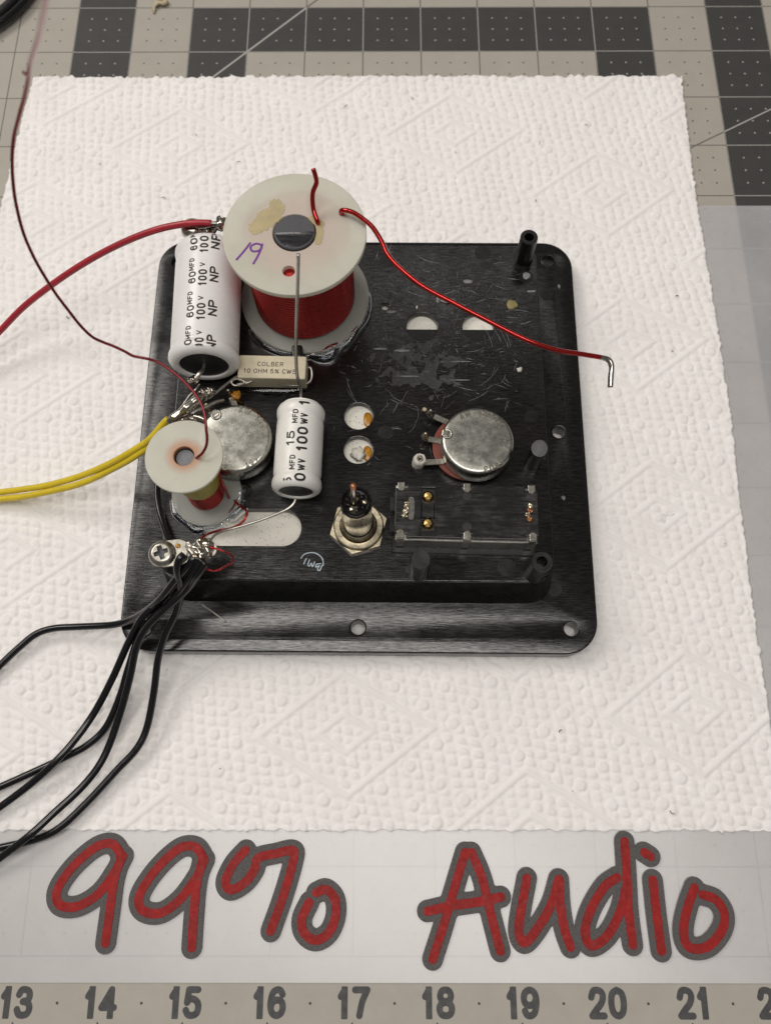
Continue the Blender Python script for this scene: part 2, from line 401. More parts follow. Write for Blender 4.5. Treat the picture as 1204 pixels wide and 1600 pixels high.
def nylon(name, tint, r0, r1, amt, clear=.2):
    """Natural nylon; copper round the bore, or shade on lower flanges, goes in as a stain."""
    t = NT(name); sx = t.n('ShaderNodeSeparateXYZ'); t.l(t.tc, sx.inputs[0])
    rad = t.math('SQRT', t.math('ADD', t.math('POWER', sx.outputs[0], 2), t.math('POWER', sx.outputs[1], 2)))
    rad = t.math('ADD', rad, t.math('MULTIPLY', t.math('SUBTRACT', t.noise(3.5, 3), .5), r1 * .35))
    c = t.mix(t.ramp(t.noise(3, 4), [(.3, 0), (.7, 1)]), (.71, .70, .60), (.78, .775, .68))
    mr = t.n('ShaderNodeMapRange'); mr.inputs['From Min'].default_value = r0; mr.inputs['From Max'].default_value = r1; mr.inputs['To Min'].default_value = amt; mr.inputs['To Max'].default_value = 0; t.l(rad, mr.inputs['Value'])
    c = t.mix(mr.outputs[0], c, tint)
    a = t.b; t.set(Base_Color=c, Roughness=t.ramp(t.noise(9, 4), [(.3, .28), (.7, .42)]))
    a.inputs['Specular IOR Level'].default_value = .45
    tl = t.n('ShaderNodeBsdfTranslucent'); t.l(c, tl.inputs[0])
    tr = t.n('ShaderNodeBsdfTransparent'); tr.inputs[0].default_value = (.93, .95, .93, 1)
    m1 = t.n('ShaderNodeMixShader'); m1.inputs[0].default_value = .22; t.l(a.outputs[0], m1.inputs[1]); t.l(tl.outputs[0], m1.inputs[2])
    m2 = t.n('ShaderNodeMixShader'); m2.inputs[0].default_value = clear; t.l(m1.outputs[0], m2.inputs[1]); t.l(tr.outputs[0], m2.inputs[2])
    t.l(m2.outputs[0], t.out.inputs[0]); return t.m

def hot_glue(name, col, trans=.75, rough=.16):
    t = NT(name); t.set(Base_Color=col, Roughness=rough, IOR=1.47); t.b.inputs['Transmission Weight'].default_value = trans
    return t.m

def enamel(name, col, rough=.22):
    t = NT(name); t.set(Base_Color=t.mix(t.ramp(t.noise(5, 3), [(.3, 0), (.7, 1)]), tuple(c * .8 for c in col), col), Metallic=.85, Roughness=rough)
    t.b.inputs['Coat Weight'].default_value = .6; t.b.inputs['Coat Roughness'].default_value = .12; return t.m

def can_steel():
    t = NT('tinned_steel_can')
    bl = t.ramp(t.noise(5, 6, .75), [(.35, 0), (.65, 1)])
    sc = t.ramp(t.noise(1, 4, .7, t.mapped((4, 90, 6), (0, 0, .35))), [(.68, 0), (.76, 1)])
    c = t.mix(bl, (.36, .355, .31), (.56, .55, .50)); c = t.mix(t.ramp(t.noise(30, 4, .7), [(.58, 0), (.72, 1)]), c, (.22, .21, .175))
    t.set(Base_Color=t.mix(sc, c, (.80, .79, .75)), Metallic=1.0, Roughness=t.ramp(t.noise(9, 5), [(.3, .20), (.7, .34)]))
    return t.bump(t.noise(6, 3, .5), .10, .012).m

def cream_board():
    t = NT('speckled_cream_board')
    c = t.mix(t.ramp(t.noise(38, 4, .7), [(.60, 0), (.66, 1)]), (.80, .78, .70), (.25, .23, .19))
    t.set(Base_Color=c, Roughness=.75); return t.bump(t.noise(30, 4), .2, .006).m

m_brush = plastic_brushed(); m_mould = plastic_moulded(); m_mat = mat_print(); m_sheet = frosted(); m_towel = towel()
m_nylon = nylon('natural_nylon', (.80, .55, .50), .45, .75, .35); m_nylon2 = nylon('natural_nylon_rusty_bore', (.72, .36, .20), .12, .24, .9); m_nylon_shade = nylon('shade_greyed_nylon', (.55, .57, .57), .3, 2.0, .6, .55); m_can = can_steel(); m_board = cream_board()  # lower flanges: same nylon, clearer, with the upper flange's shade greyed into it
m_ink = simple('dark_grey_ink', (.055, .055, .055), .6)
m_letter_grey = simple('grey_letter_stock', (.105, .10, .10), .85, vscale=60, var=.35, bump=.3, bscale=110, Specular_IOR_Level=.2)
m_letter_red = simple('red_letter_vinyl', (.27, .009, .0075), .55, vscale=9, var=.25, bump=.1, Specular_IOR_Level=.25)
m_capwhite = simple('white_cap_sleeve', (.80, .79, .78), .26, var=.03, vscale=3)
m_capwhite2 = simple('cream_white_cap_sleeve', (.80, .79, .75), .30, var=.03, vscale=3)
m_print = simple('brown_black_print', (.035, .026, .022), .5)
m_print2 = simple('black_print', (.012, .012, .012), .5)
m_rubber = simple('black_rubber_seal', (.008, .008, .008), .45, bump=.1)
m_solder = simple('solder', (.46, .43, .38), .17, 1.0, var=.45, vscale=14, bump=.12, bscale=14)
m_tin = simple('tinned_wire', (.55, .52, .47), .33, .9, var=.2, vscale=12)
m_nickel = simple('nickel_steel', (.40, .38, .33), .26, .95, var=.15, vscale=8)
m_brass = simple('aged_nickel_brass', (.62, .55, .40), .30, 1.0, var=.18, vscale=10, bump=.1)
m_gold = simple('gold_contact', (.85, .58, .22), .25, 1.0)
m_copper = enamel('red_enamel_copper', (.50, .014, .010), .17); m_copper2 = enamel('dark_red_enamel_copper', (.27, .022, .026), .35)
m_ferrite = simple('ferrite', (.075, .077, .085), .5, var=.3, vscale=60, bump=.25, bscale=60)
m_ferrite2 = simple('pale_ferrite', (.17, .175, .19), .55, var=.3, vscale=70, bump=.25, bscale=70)
m_ceramic = simple('cream_ceramic', (.62, .56, .41), .6, var=.08, vscale=9, bump=.25, bscale=40)
m_cop = simple('tarnished_copper', (.40, .17, .08), .35, .8, var=.3, vscale=20)
m_phenolic = simple('red_brown_phenolic', (.17, .036, .020), .45, var=.2)
m_redins = simple('red_wire_insulation', (.36, .022, .035), .32, var=.12)
m_yellow = simple('yellow_wire_insulation', (.66, .50, .022), .38, var=.1)
m_blackins = simple('black_wire_insulation', (.006, .0055, .0065), .2, var=.2)
m_tape = simple('olive_yellow_tape', (.42, .34, .045), .4, var=.15)
m_jack = simple('black_phenolic_jack', (.006, .0045, .004), .16, var=.4, vscale=20, bump=.15, bscale=30, Specular_IOR_Level=.3)
m_amber = hot_glue('amber_resin', (.75, .36, .03), .6, .2)
m_glue = hot_glue('clear_hot_glue', (.80, .86, .92), 1.0, .03); m_yglue = simple('yellowed_glue', (.60, .50, .20), .35, var=.12, bump=.3, bscale=14, Alpha=.42)
m_scuff = simple('pale_scuff', (.15, .15, .155), .6, var=.5, vscale=20)
m_purple = simple('purple_marker_ink', (.16, .03, .26), .5); m_chalk = simple('pale_blue_marking', (.42, .50, .56), .7, var=.3, vscale=40)
m_cork = simple('tan_shaving', (.50, .42, .28), .7)
m_epoxy = simple('black_epoxy', (.020, .020, .022), .18, var=.4, vscale=14, bump=.5, bscale=16)
m_stub = simple('melted_white_plastic', (.60, .58, .52), .45, var=.15, bump=.3)

# ------------------------------------------------------------------ cutting mat, frosted sheet, paper towel
mat_o = build('cutting_mat', [(-14, -8.6, 0), (12, -8.6, 0), (12, 15, 0), (-14, 15, 0)] + [(-14, -8.6, -.12), (12, -8.6, -.12), (12, 15, -.12), (-14, 15, -.12)],
              [(0, 1, 2, 3), (0, 4, 5, 1), (1, 5, 6, 2), (2, 6, 7, 3), (3, 7, 4, 0)], m_mat, smooth=False)
tag(mat_o, 'grey self-healing cutting mat printed with an inch grid, dark blocks and ruler numbers', 'cutting mat')
for k in range(12, 24):
    s = str(k); V, F = text2d(s, .108, .64, .05, True)
    V *= .345; cx = k - 18 + .02
    V[:, 0] += cx - V[:, 0].max() / 2; V[:, 1] += -7.665; V[:, 2] = .003
    build('number', V, F, m_ink, mat_o, smooth=False)
    bx = box(k - 18 - .009, k - 18 + .009, -7.84, -7.70, -.01, .003); build('ruler_tick', *bx, m_ink, mat_o, smooth=False)
    V, F = poly2d([circ(k - 17.5, -7.50, .016, 12)], -.01, .003); build('ruler_dot', V, F, m_ink, mat_o, smooth=False)

V, F = poly2d([rrect(-11, 9.5, -7.283, 3.79, .12)], .006, .024, .004)
tag(build('frosted_sheet', V, F, m_sheet, base=(0, -7.28, .006), smooth=False), 'frosted translucent plastic sheet laid over the cutting mat', 'plastic sheet')

def towel_mesh():
    du = .021; x0, x1, y0, y1 = -6.75, 4.40, -5.58, 6.39
    nx = int((x1 - x0) / du) + 1; ny = int((y1 - y0) / du) + 1
    X, Y = np.meshgrid(np.linspace(x0, x1, nx), np.linspace(y0, y1, ny), indexing='ij')
    def lf(f, s):      # smooth pseudo-noise
        r = np.random.default_rng(s); o = 0
        for k in range(6):
            a = r.uniform(0, 2 * PI); o = o + np.sin(f * (math.cos(a) * X + math.sin(a) * Y) * r.uniform(.6, 1.4) + r.uniform(0, 6.28))
        return o / 6
    th = math.radians(-3.0); Xr = X * math.cos(th) - Y * math.sin(th); Yr = X * math.sin(th) + Y * math.cos(th)
    # skewed lattice of small pillows
    wx = .06 * lf(1.7, 1) + .03 * lf(8, 2); wy = .06 * lf(1.6, 3) + .03 * lf(8, 4)
    a = (Xr + wx + .10 * Yr) / .158; b = (Yr + wy + .22 * Xr) / .132
    ca, cb = np.cos(2 * PI * a), np.cos(2 * PI * b)
    pil = np.clip(.42 + .62 * (ca + cb) + .30 * ca * cb - .55 * np.cos(4 * PI * a) * (1 - cb) * .25 + .55 * lf(34, 5) + .45 * lf(21, 6) + .3 * lf(55, 12), 0, 1); pil = pil * pil * (3 - 2 * pil)
    # bow-tie nick in every pillow
    H = .021 * pil * (1 + .35 * lf(6, 7))
    cx0, cy0 = -1.36, -4.33; cs = []
    for j in range(-2, 11):
        for i in range(-4, 5): cs.append((cx0 + (i + .5 * (j % 2)) * 4.55 - .02 * j, cy0 + j * 1.36 + .03 * i))
    DX = 1.14; DY = .78
    flat = np.zeros_like(X); moat = np.zeros_like(X)
    for cx, cy in cs:
        d = np.abs(Xr - cx) / DX + np.abs(Yr - cy) / DY
        # rounded corners
        for lev, hw in ((1.0, .042), (.31, .11)):
            e = np.clip(1.0 - ((np.abs(d - lev) * .62) / (hw if lev == 1.0 else .045)) ** 2, 0, 1)
            flat = np.maximum(flat, e ** .6); moat = np.maximum(moat, np.clip(2.2 - np.abs(d - lev) * .62 / .04, 0, 1))
    dots = []
    for cx, cy in cs:
        for lev in (1.30, 1.58, 1.84):
            c4 = [(DX * lev, 0), (0, DY * lev), (-DX * lev, 0), (0, -DY * lev)]
            for q in range(4):
                p, r = np.array(c4[q]), np.array(c4[(q + 1) % 4]); L = np.hypot(*(r - p)); n = max(1, int(L / .37))
                for k in range(n):
                    t = (k + .5 * (lev == 1.58) + .2) / n; c = p + (r - p) * t + (cx, cy)
                    if all((c[0] - e[0]) ** 2 + (c[1] - e[1]) ** 2 > .27 ** 2 for e in dots): dots.append(c)
    dm = np.zeros_like(X); ct, st = math.cos(-th), math.sin(-th)
    for cxr, cyr in dots:
        cx = cxr * ct - cyr * st; cy = cxr * st + cyr * ct
        if not (x0 < cx < x1 and y0 < cy < y1): continue
        i0 = max(0, int((cx - .1 - x0) / (x1 - x0) * (nx - 1))); i1 = min(nx, i0 + 12); j0 = max(0, int((cy - .1 - y0) / (y1 - y0) * (ny - 1))); j1 = min(ny, j0 + 12)
        d = np.hypot(X[i0:i1, j0:j1] - cx, Y[i0:i1, j0:j1] - cy)
        dm[i0:i1, j0:j1] = np.maximum(dm[i0:i1, j0:j1], np.clip((.076 - d) / .014, 0, 1)); moat[i0:i1, j0:j1] = np.maximum(moat[i0:i1, j0:j1], np.clip((.118 - d) / .02, 0, 1))
    H = H * (1 - .7 * moat); H = H * (1 - flat) + .023 * flat
    H = H * (1 - dm) + .026 * dm
    # perforation crease, gentle waviness
    crease = np.exp(-((Y - .02 - .02 * X * .1) / .02) ** 2); H = H - .006 * crease
    Z = .030 + H + .006 * lf(.9, 8) + .004 * lf(2.5, 9)
    # lifted far edge and corners
    e = np.clip((Y - (y1 - .35)) / .35, 0, 1); Z += .06 * e * e * (.5 + .5 * lf(1.3, 10))
    # ragged outline
    jag = lambda s, n: np.convolve(np.random.default_rng(s).normal(0, 1, n + 4), [.15, .3, .5, .3, .15], 'same')[2:-2]
    ex = np.clip(1 - (y1 - Y) / .12, 0, 1); Y2 = Y + ex * .022 * jag(1, nx)[:, None]
    ex = np.clip(1 - (Y - y0) / .12, 0, 1); Y2 += ex * (.012 * jag(2, nx) + .09 * -np.clip(jag(5, nx) - 1.35, 0, 1))[:, None]
    ex = np.clip(1 - (x1 - X) / .12, 0, 1); X2 = X + ex * .010 * jag(3, ny)[None, :]
    ex = np.clip(1 - (X - x0) / .12, 0, 1); X2 += ex * .010 * jag(4, ny)[None, :]
    X2 += np.clip((Y - 3.6) / 2.8, 0, 1) ** 2 * np.where(X > 0, -.02, .16) * np.abs(X) / 6   # sides curl in towards the far edge
    X2 += .03 * np.clip((X - 3) / 1.4, 0, 1) * np.sin(Y * .9 + 1)
    # let the far left corner round off
    V = np.stack([X2, Y2, Z], -1).reshape(-1, 3)
    idx = np.arange(nx * ny).reshape(nx, ny)
    Fq = np.stack([idx[:-1, :-1], idx[1:, :-1], idx[1:, 1:], idx[:-1, 1:]], -1).reshape(-1, 4)
    rim = np.concatenate([idx[:, 0], idx[-1, 1:], idx[-2::-1, -1], idx[0, -2:0:-1]])
    low = V[rim].copy(); low[:, 2] = .027
    n0 = len(V); V = np.concatenate([V, low]); n = len(rim); k = np.arange(n); k2 = (k + 1) % n
    Fr = np.stack([rim[k2], rim[k], n0 + k, n0 + k2], -1)
    Fall = np.concatenate([Fq, Fr])
    base = np.array([-1.2, -5.58, .025]); V -= base
    me = bpy.data.meshes.new('paper_towel'); me.vertices.add(len(V)); me.vertices.foreach_set('co', V.ravel())
    me.loops.add(Fall.size); me.loops.foreach_set('vertex_index', Fall.ravel().astype(np.int32))
    me.polygons.add(len(Fall)); me.polygons.foreach_set('loop_start', np.arange(0, Fall.size, 4, dtype=np.int32))
    me.polygons.foreach_set('use_smooth', np.ones(len(Fall), bool)); me.update(); me.validate(); me.materials.append(m_towel)
    o = bpy.data.objects.new('paper_towel', me); link(o, None, base); return o
tag(towel_mesh(), 'white quilted paper towel embossed with diamonds and dots, spread under the black panel', 'paper towel')

def lint():
    parts = []
    for k in range(28):
        x, y = (NR.uniform(-5.6, 4.2), NR.uniform(-5.4, 6)); a = NR.uniform(0, 6.28); l = NR.uniform(.008, .045); z = .068
        pts = [(x, y, z), (x + l * math.cos(a), y + l * math.sin(a), z + .004), (x + 1.8 * l * math.cos(a + .5), y + 1.8 * l * math.sin(a + .5), z)]
        parts.append(tube(pts, NR.uniform(.003, .006), 5, 2))
    return join(*parts)
tag(build('lint', *lint(), simple('dark_lint', (.06, .05, .04), .9), base=(0, 0, .06)), 'dark specks of lint scattered on the paper towel', 'lint', kind='stuff')

# ------------------------------------------------------------------ cut-out letters on the frosted sheet
def L(pts, ox): return [tuple(P(ox + x / 2, 1280 + y / 2, .03)[:2]) for x, y in pts]
LET = [
    ('digit_nine', 'red digit 9 with grey border, first of the lettering, above printed 14', 0, [[(383, 118), (352, 78), (300, 88), (228, 150), (180, 222), (188, 268), (245, 272), (312, 230), (362, 160), (386, 116)], [(378, 122), (358, 190), (345, 280), (330, 388)]]),
    ('digit_nine', 'red digit 9 with grey border between the other 9 and the percent sign', 0, [[(640, 128), (612, 88), (560, 92), (488, 158), (437, 238), (445, 284), (500, 294), (562, 252), (615, 180), (640, 126)], [(632, 130), (615, 205), (606, 300), (599, 402)]]),
    ('percent_sign', 'red percent sign with grey border lying on the frosted sheet', 0, [[(768, 97), (730, 140), (705, 195), (722, 221), (765, 198), (795, 158), (806, 122), (860, 108), (915, 98), (916, 132), (885, 240), (846, 350)], [(988, 230), (1018, 220), (1046, 250), (1048, 305), (1025, 357), (985, 378), (950, 355), (943, 312), (966, 260)]]),
    ('letter_a', 'red capital letter A with grey border above printed 18', 602, [[(248, 104), (215, 215), (180, 335), (147, 438)], [(268, 104), (300, 182), (328, 295), (358, 412)], [(130, 288), (210, 270), (290, 258), (360, 243)]]),
    ('letter_u', 'red lowercase letter u with grey border beside the capital A', 602, [[(441, 184), (424, 275), (415, 350), (432, 386), (468, 350), (515, 270), (540, 188)], [(541, 188), (546, 270), (558, 345), (577, 400)]]),
    ('letter_d', 'red lowercase letter d with grey border and tall stem', 602, [[(722, 182), (682, 212), (640, 282), (622, 350), (640, 395), (690, 365), (730, 292), (750, 215)], [(745, 70), (752, 180), (758, 290), (771, 393)]]),
    ('letter_i', 'red lowercase letter i with grey border and separate dot', 602, [[(833, 190), (845, 300), (860, 412)], [(806, 104), (816, 110), (826, 117)]]),
    ('letter_o', 'red lowercase letter o with grey border, last of the lettering', 602, [[(963, 214), (940, 280), (928, 350), (946, 400), (1002, 398), (1046, 350), (1056, 298), (1030, 252), (988, 236)]]),
]
for i, (nm, lab, ox, paths) in enumerate(LET):
    W = [L(p, ox) for p in paths]
    c = np.mean([q for p in W for q in p], 0)
    t = thing(nm, lab, 'letter' if 'letter' in nm else ('digit' if 'digit' in nm else 'sign'), (c[0], c[1], .024), 'red and grey cut-out lettering')
    V, F = poly2d(strokes(W, .125), .0250 + .002 * i, .043 + .002 * i, .004); build('grey_border', V, F, m_letter_grey, t, smooth=False)
    V, F = poly2d(strokes(W, .053), .041 + .002 * i, .050 + .002 * i, .002); build('red_inlay', V, F, m_letter_red, t, smooth=False)

# ------------------------------------------------------------------ the black panel
PC = (-.94, -.245); PROT = -.45; ZT = 1.05; ZF = .32
panel = thing('crossover_panel', 'black plastic crossover panel with raised box, lying face down on the paper towel', 'electronics panel', (PC[0], PC[1], .06))
def pb(name, VF, m, parent=panel, sharp=12, smooth=True): return build(name, rot2(VF[0], PROT, PC), VF[1], m, parent, smooth=smooth, sharp=sharp)
HOLES = [(1.865, 2.56), (1.845, -.28), (1.825, -3.09), (-.97, -3.07), (-3.78, -3.09), (-3.76, 2.55)]
HOLES_L = [tuple(rot2([(x, y, 0)], -PROT, PC)[0][:2]) for x, y in HOLES]
outline = rrect(PC[0] - 3.142, PC[0] + 3.142, PC[1] - 3.155, PC[1] + 3.155, .44, 10)
inner_cut = rrect(-3.30, 1.42, -2.48, 2.2, .2)
pb('flange', poly2d([outline] + [circ(x, y, .095, 24) for x, y in HOLES_L] + [inner_cut], .06, ZF, .03, 3), m_brush)
for x, y in HOLES_L[:5]:
    V, F = lathe([(.094, -.05), (.094, .004), (.104, .007), (.112, .002), (.12, -.006)], (x, y, ZF), 32); pb('hole_rim', (V, F), m_mould)
slot = rrect(-2.92, -1.665, -2.172, -1.692, .2399, 10)
TH = [circ(-.965, -.364, .19), circ(-.96, -.852, .19), circ(-.113, 1.0, .215), circ(.66, 1.0, .215), circ(-.625, 1.315, .055, 16)]
top_out = rrect(-3.42, 1.525, -2.615, 2.315, .24, 8)
base_out = rrect(-3.52, 1.625, -2.735, 2.43, .34, 8)
pb('box_top', poly2d([top_out, slot] + TH, ZT - .09, ZT, .012, 2), m_brush)
n = len(top_out)
V = [(x, y, ZF - .01) for x, y in base_out] + [(x * .9985 + PC[0] * .0015, y * .9985, ZT - .04) for x, y in top_out]
pb('box_wall', (np.array(V), [(k, (k + 1) % n, n + (k + 1) % n, n + k) for k in range(n)]), m_mould)
V, F = box(-3.3, 1.4, -2.5, 2.2, ZT - .135, ZT - .105); pb('backing_board', (V, F), m_board, smooth=False)
for cx in (-.113, .66):
    pb('bar', box(cx - .26, cx + .26, .72, .985, ZT - .102, ZT - .055, .004), m_mould)
def rod(x, y, h, r, hollow, name, tilt=0):
    if hollow: prof = [(r * 1.06, ZT - .02), (r, ZT + .06), (r * .97, ZT + h - .012), (r * .94, ZT + h), (r * .52, ZT + h), (r * .50, ZT + h - .015), (r * .48, ZT + h - .3), (0, ZT + h - .3)]
    else: prof = [(r * 1.03, ZT - .05), (r, ZT + h - .01), (r * .95, ZT + h), (0, ZT + h)]
    V, F = lathe(prof, (x, y, 0), 32)
    if not hollow:
        m = V[:, 2] > ZT + h - .02; V[m, 2] += (V[m, 1] - y) * .35
    pb(name, (V, F), m_mould); 
rod(1.338, 2.10, .50, .125, True, 'post'); rod(1.275, -2.50, .55, .128, True, 'post'); rod(-3.262, -2.42, .52, .125, True, 'post'); rod(-3.24, 2.08, .5, .125, True, 'post')
rod(-.17, -2.50, .62, .115, False, 'peg'); rod(1.32, -1.03, .52, .105, False, 'peg')
for x, y, r in ((.93, -2.43, .115), (.755, 2.2, .115), (1.36, 1.80, .10), (1.33, -.35, .09), (-.60, -.60, .10), (-.60, 2.05, .1)):
    pb('ejector_mark', poly2d([circ(x, y, r, 28)], ZT - .02, ZT + .003), m_mould, smooth=False)
for p in (P(866, 921, ZF), P(260, 908, ZF), P(853, 460, ZF)):
    V, F = poly2d([circ(p[0], p[1], .095, 28)], ZF - .02, ZF + .003); build('ejector_mark', V, F, m_mould, panel, smooth=False)
# dark hollow beside peg and far post
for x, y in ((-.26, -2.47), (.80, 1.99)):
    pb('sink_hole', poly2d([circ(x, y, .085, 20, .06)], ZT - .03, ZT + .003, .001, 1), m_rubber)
# yellow resin dot, amber edge of the round holes, melted stub
c = P(799, 476, ZT); build('resin_dot', *blob((c[0], c[1], ZT + .005), .075, .25, 2, 3, .25), m_yglue, panel)
for cy in (-.364, -.852):
    V, F = blob((-.84, cy - .02, ZT - .085), .085, .35, 1.8, 5, .3, stretch=(.7, 1.3, 1)); build('resin_drip', V, F, m_amber, panel)
V, F = blob((-.97, -.88, ZT - .06), .09, .7, 3.5, 9, .45); build('resin_drip', V, F, m_stub, panel)
c = P(653, 722, ZT); V, F = lathe([(.085, 0), (.085, .13), (.06, .20), (.035, .15), (.03, .10), (0, .1)], (c[0], c[1] - .02, ZT), 20)
V = V + NR.normal(0, .004, V.shape); V[:, 0] += (V[:, 2] - ZT) * .12; build('melted_stub', V, F, m_stub, panel)

# scraped glue and scratches on the box top: far too many to count
def scuffs():
    parts = []
    def strip(x, y, ang, ln, wd, cur, z=ZT + .0016):
        n = max(3, int(ln / .03)); t = np.linspace(0, 1, n); a = ang + cur * (t - .5)
        cxs = x + np.cumsum(np.cos(a)) * ln / n; cys = y + np.cumsum(np.sin(a)) * ln / n
        ww = wd * (.35 + .65 * np.sin(PI * t)) * NR.uniform(.4, 1.3, n); nx, ny = -np.sin(a), np.cos(a)
        V = np.concatenate([np.stack([cxs + nx * ww, cys + ny * ww, np.full(n, z)], -1), np.stack([cxs - nx * ww, cys - ny * ww, np.full(n, z)], -1)])
        parts.append((V, [(k, n + k, n + k + 1, k + 1) for k in range(n - 1)]))
    def free(x, y, m=.0):
        if not (-3.3 < x < 1.42 and -2.5 < y < 2.2): return False
        for cx, cy, r in ((-.965, -.364, .24), (-.96, -.852, .24), (-.113, 1.0, .27), (.66, 1.0, .27), (-1.72, 1.41, .95), (.565, -.87, .55), (-2.53, -.83, .5)):
            if (x - cx) ** 2 + (y - cy) ** 2 < (r + m) ** 2: return False
        return True
    for k in range(260):     # busy rim round the missing coil and along the centre
        x = NR.normal(.2, .75); y = NR.normal(1.05, .75)
        if free(x, y): strip(x, y, NR.uniform(-.5, .5) + (PI / 2 if NR.random() < .3 else 0), NR.uniform(.03, .22) * (1.9 if NR.random() < .12 else 1), NR.uniform(.0015, .006), NR.normal(0, .5))
    for k in range(22):      # arcs
        a = NR.uniform(0, 6.28); r = NR.uniform(.9, 1.15); x = -.1 + r * math.cos(a) * 1.1; y = .45 + r * math.sin(a) * .6
        if free(x, y): strip(x, y, a + PI / 2, NR.uniform(.1, .45), NR.uniform(.0015, .006), .5)
    for k in range(60):      # fine stray scratches further down
        x = NR.uniform(-1.4, 1.4); y = NR.uniform(-1.3, .4)
        if free(x, y): strip(x, y, NR.uniform(0, 3.14), NR.uniform(.05, .3), NR.uniform(.001, .003), NR.normal(0, .5))
    for k in range(420):     # crumbs
        x = NR.normal(-.25, .6) if NR.random() < .6 else NR.uniform(-.8, 1.4); y = NR.normal(1.1, .5)
        if free(x, y, .0): strip(x, y, NR.uniform(0, 3.14), NR.uniform(.012, .04), NR.uniform(.002, .007), NR.normal(0, 2))
    V, F = join(*parts); return V, F
tag(build('scuff_mark', *scuffs(), m_scuff, panel, smooth=False), kind='stuff')
def film():
    lo = np.array([-1.35, -.35]); res = .013; nx, ny = 205, 190
    X, Y = np.meshgrid(lo[0] + np.arange(nx) * res, lo[1] + np.arange(ny) * res, indexing='ij')
    r = np.random.default_rng(5); D = np.zeros_like(X)
    for f, a, n in ((3, 1.0, 5), (8, .7, 7), (19, .55, 9), (40, .45, 9), (75, .3, 9)):
        for k in range(n):
            b = r.uniform(0, 2 * PI); D += a / n ** .5 * np.sin(f * (math.cos(b) * X + math.sin(b) * Y) * r.uniform(.7, 1.3) + r.uniform(0, 6.28))
    D = 1.0 - D + 1.5 * np.clip(np.hypot((X + .05) / 1.25, (Y - .95) / 1.05) - .75, 0, 9) * 2
    for cx, cy, rr in ((-.965, -.364, .23), (-.113, 1.0, .26), (.66, 1.0, .26), (-1.72, 1.41, 1.0), (-.625, 1.315, .09)):
        D = np.maximum(D, (rr - np.hypot(X - cx, Y - cy)) * 8)
    return contours(D, lo, res)
V, F = poly2d(film(), ZT - .002, ZT + .0012); tag(build('glue_film', V, F, simple('scraped_glue_film', (.030, .030, .030), .42, var=.6, vscale=22, bump=.8, bscale=34), panel, smooth=False), kind='stuff')
def chip(px, py, r, seed, m, z=ZT, flat=.3, amp=.7, parent=panel, name='glue_flake', st=(1, 1, 1)):
    c = P(px, py, z); build(name, *blob((c[0], c[1], z + r * flat * .3), r, amp, 2.6, seed, flat, 2, st), m, parent)
m_flake = simple('cloudy_glue_flake', (.20, .20, .205), .35, var=.4, vscale=30, bump=.5, bscale=40)
for q in ((700, 470, .085, 1, (1.5, .55, 1)), (684, 466, .05, 2, (.5, 1.5, 1)), (610, 487, .06, 3, (1.4, .5, 1)), (731, 440, .06, 4, (1.3, .6, 1)), (822, 431, .07, 5, (.8, .9, 1)), (627, 548, .07, 6, (1.5, .3, 1)), (830, 455, .05, 7, (1.5, .4, 1)), (592, 545, .06, 8, (1.8, .25, 1)), (720, 565, .06, 9, (2.4, .15, 1)), (640, 588, .06, 10, (2.4, .2, 1)), (720, 594, .06, 12, (2.4, .15, 1))):
    chip(*q[:4], m_flake, st=q[4], flat=.12)
chip(811, 578, .035, 21, m_stub, flat=.5); chip(651, 480, .02, 22, m_stub, flat=.5, st=(.6, 1.4, 1)); chip(663, 640, .03, 23, m_cork, flat=.6)
chip(873, 448, .035, 24, m_flake, z=ZF, st=(.6, 1.2, 1), flat=.4); chip(880, 778, .04, 25, m_flake, z=ZF, st=(.8, 1, 1), flat=.2)
# pale blue inspection mark
c0 = lambda x, y: tuple(P(440 + x / 10.03, 840 + y / 10.03, ZT)[:2])
mk = [[c0(*q) for q in p] for p in ([(300, 325), (360, 260), (470, 235), (570, 265), (640, 340), (650, 440)], [(385, 330), (365, 370), (345, 415)], [(435, 350), (410, 430), (440, 445), (465, 400), (480, 455), (500, 430), (515, 380)], [(610, 410), (545, 420), (535, 465), (590, 440), (560, 500), (595, 515), (630, 440)])]
V, F = poly2d(strokes(mk, .007, .004, 6), ZT - .004, ZT + .003); build('inspection_mark', V, F, m_chalk, panel, smooth=False)
tag(panel.children[-1], 'pale blue handwritten inspection mark in a half circle')

# ------------------------------------------------------------------ big coil
C1 = (-1.72, 1.41); Z0, Z1 = 1.10, 2.56
coil = thing('inductor_coil', 'large red copper wire coil on a white nylon spool marked 19', 'inductor coil', (C1[0], C1[1], ZT))
R1 = .885
hole_r = P(451, 423, Z1); hole_w = P(536, 331, Z1)
top_loops = [circ(*C1, R1, 72), circ(*C1, .27, 36), circ(hole_r[0], hole_r[1], .075, 20)]
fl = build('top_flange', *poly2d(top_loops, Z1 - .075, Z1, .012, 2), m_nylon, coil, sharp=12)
def ragged(loops, a): return [[(x + NR.normal(0, a), y + NR.normal(0, a)) for x, y in L_] for L_ in loops]
def ink(paths, hw, z, m, parent, name, res=.006, top=.0025):
    V, F = poly2d(strokes(paths, hw, res, 8), z - .002, z + top); return build(name, V, F, m, parent, smooth=False)
q = lambda x, y: tuple(P(340 + x / 5.017, 250 + y / 5.017, Z1)[:2])
ink([[q(255, 650), (q(205, 715)), q(148, 780)], [q(345, 665), q(300, 655), q(258, 680), q(275, 715), q(330, 705), q(350, 660)], [q(345, 680), q(318, 745), q(280, 812)]], .0135, Z1, m_purple, fl, 'marker_number')
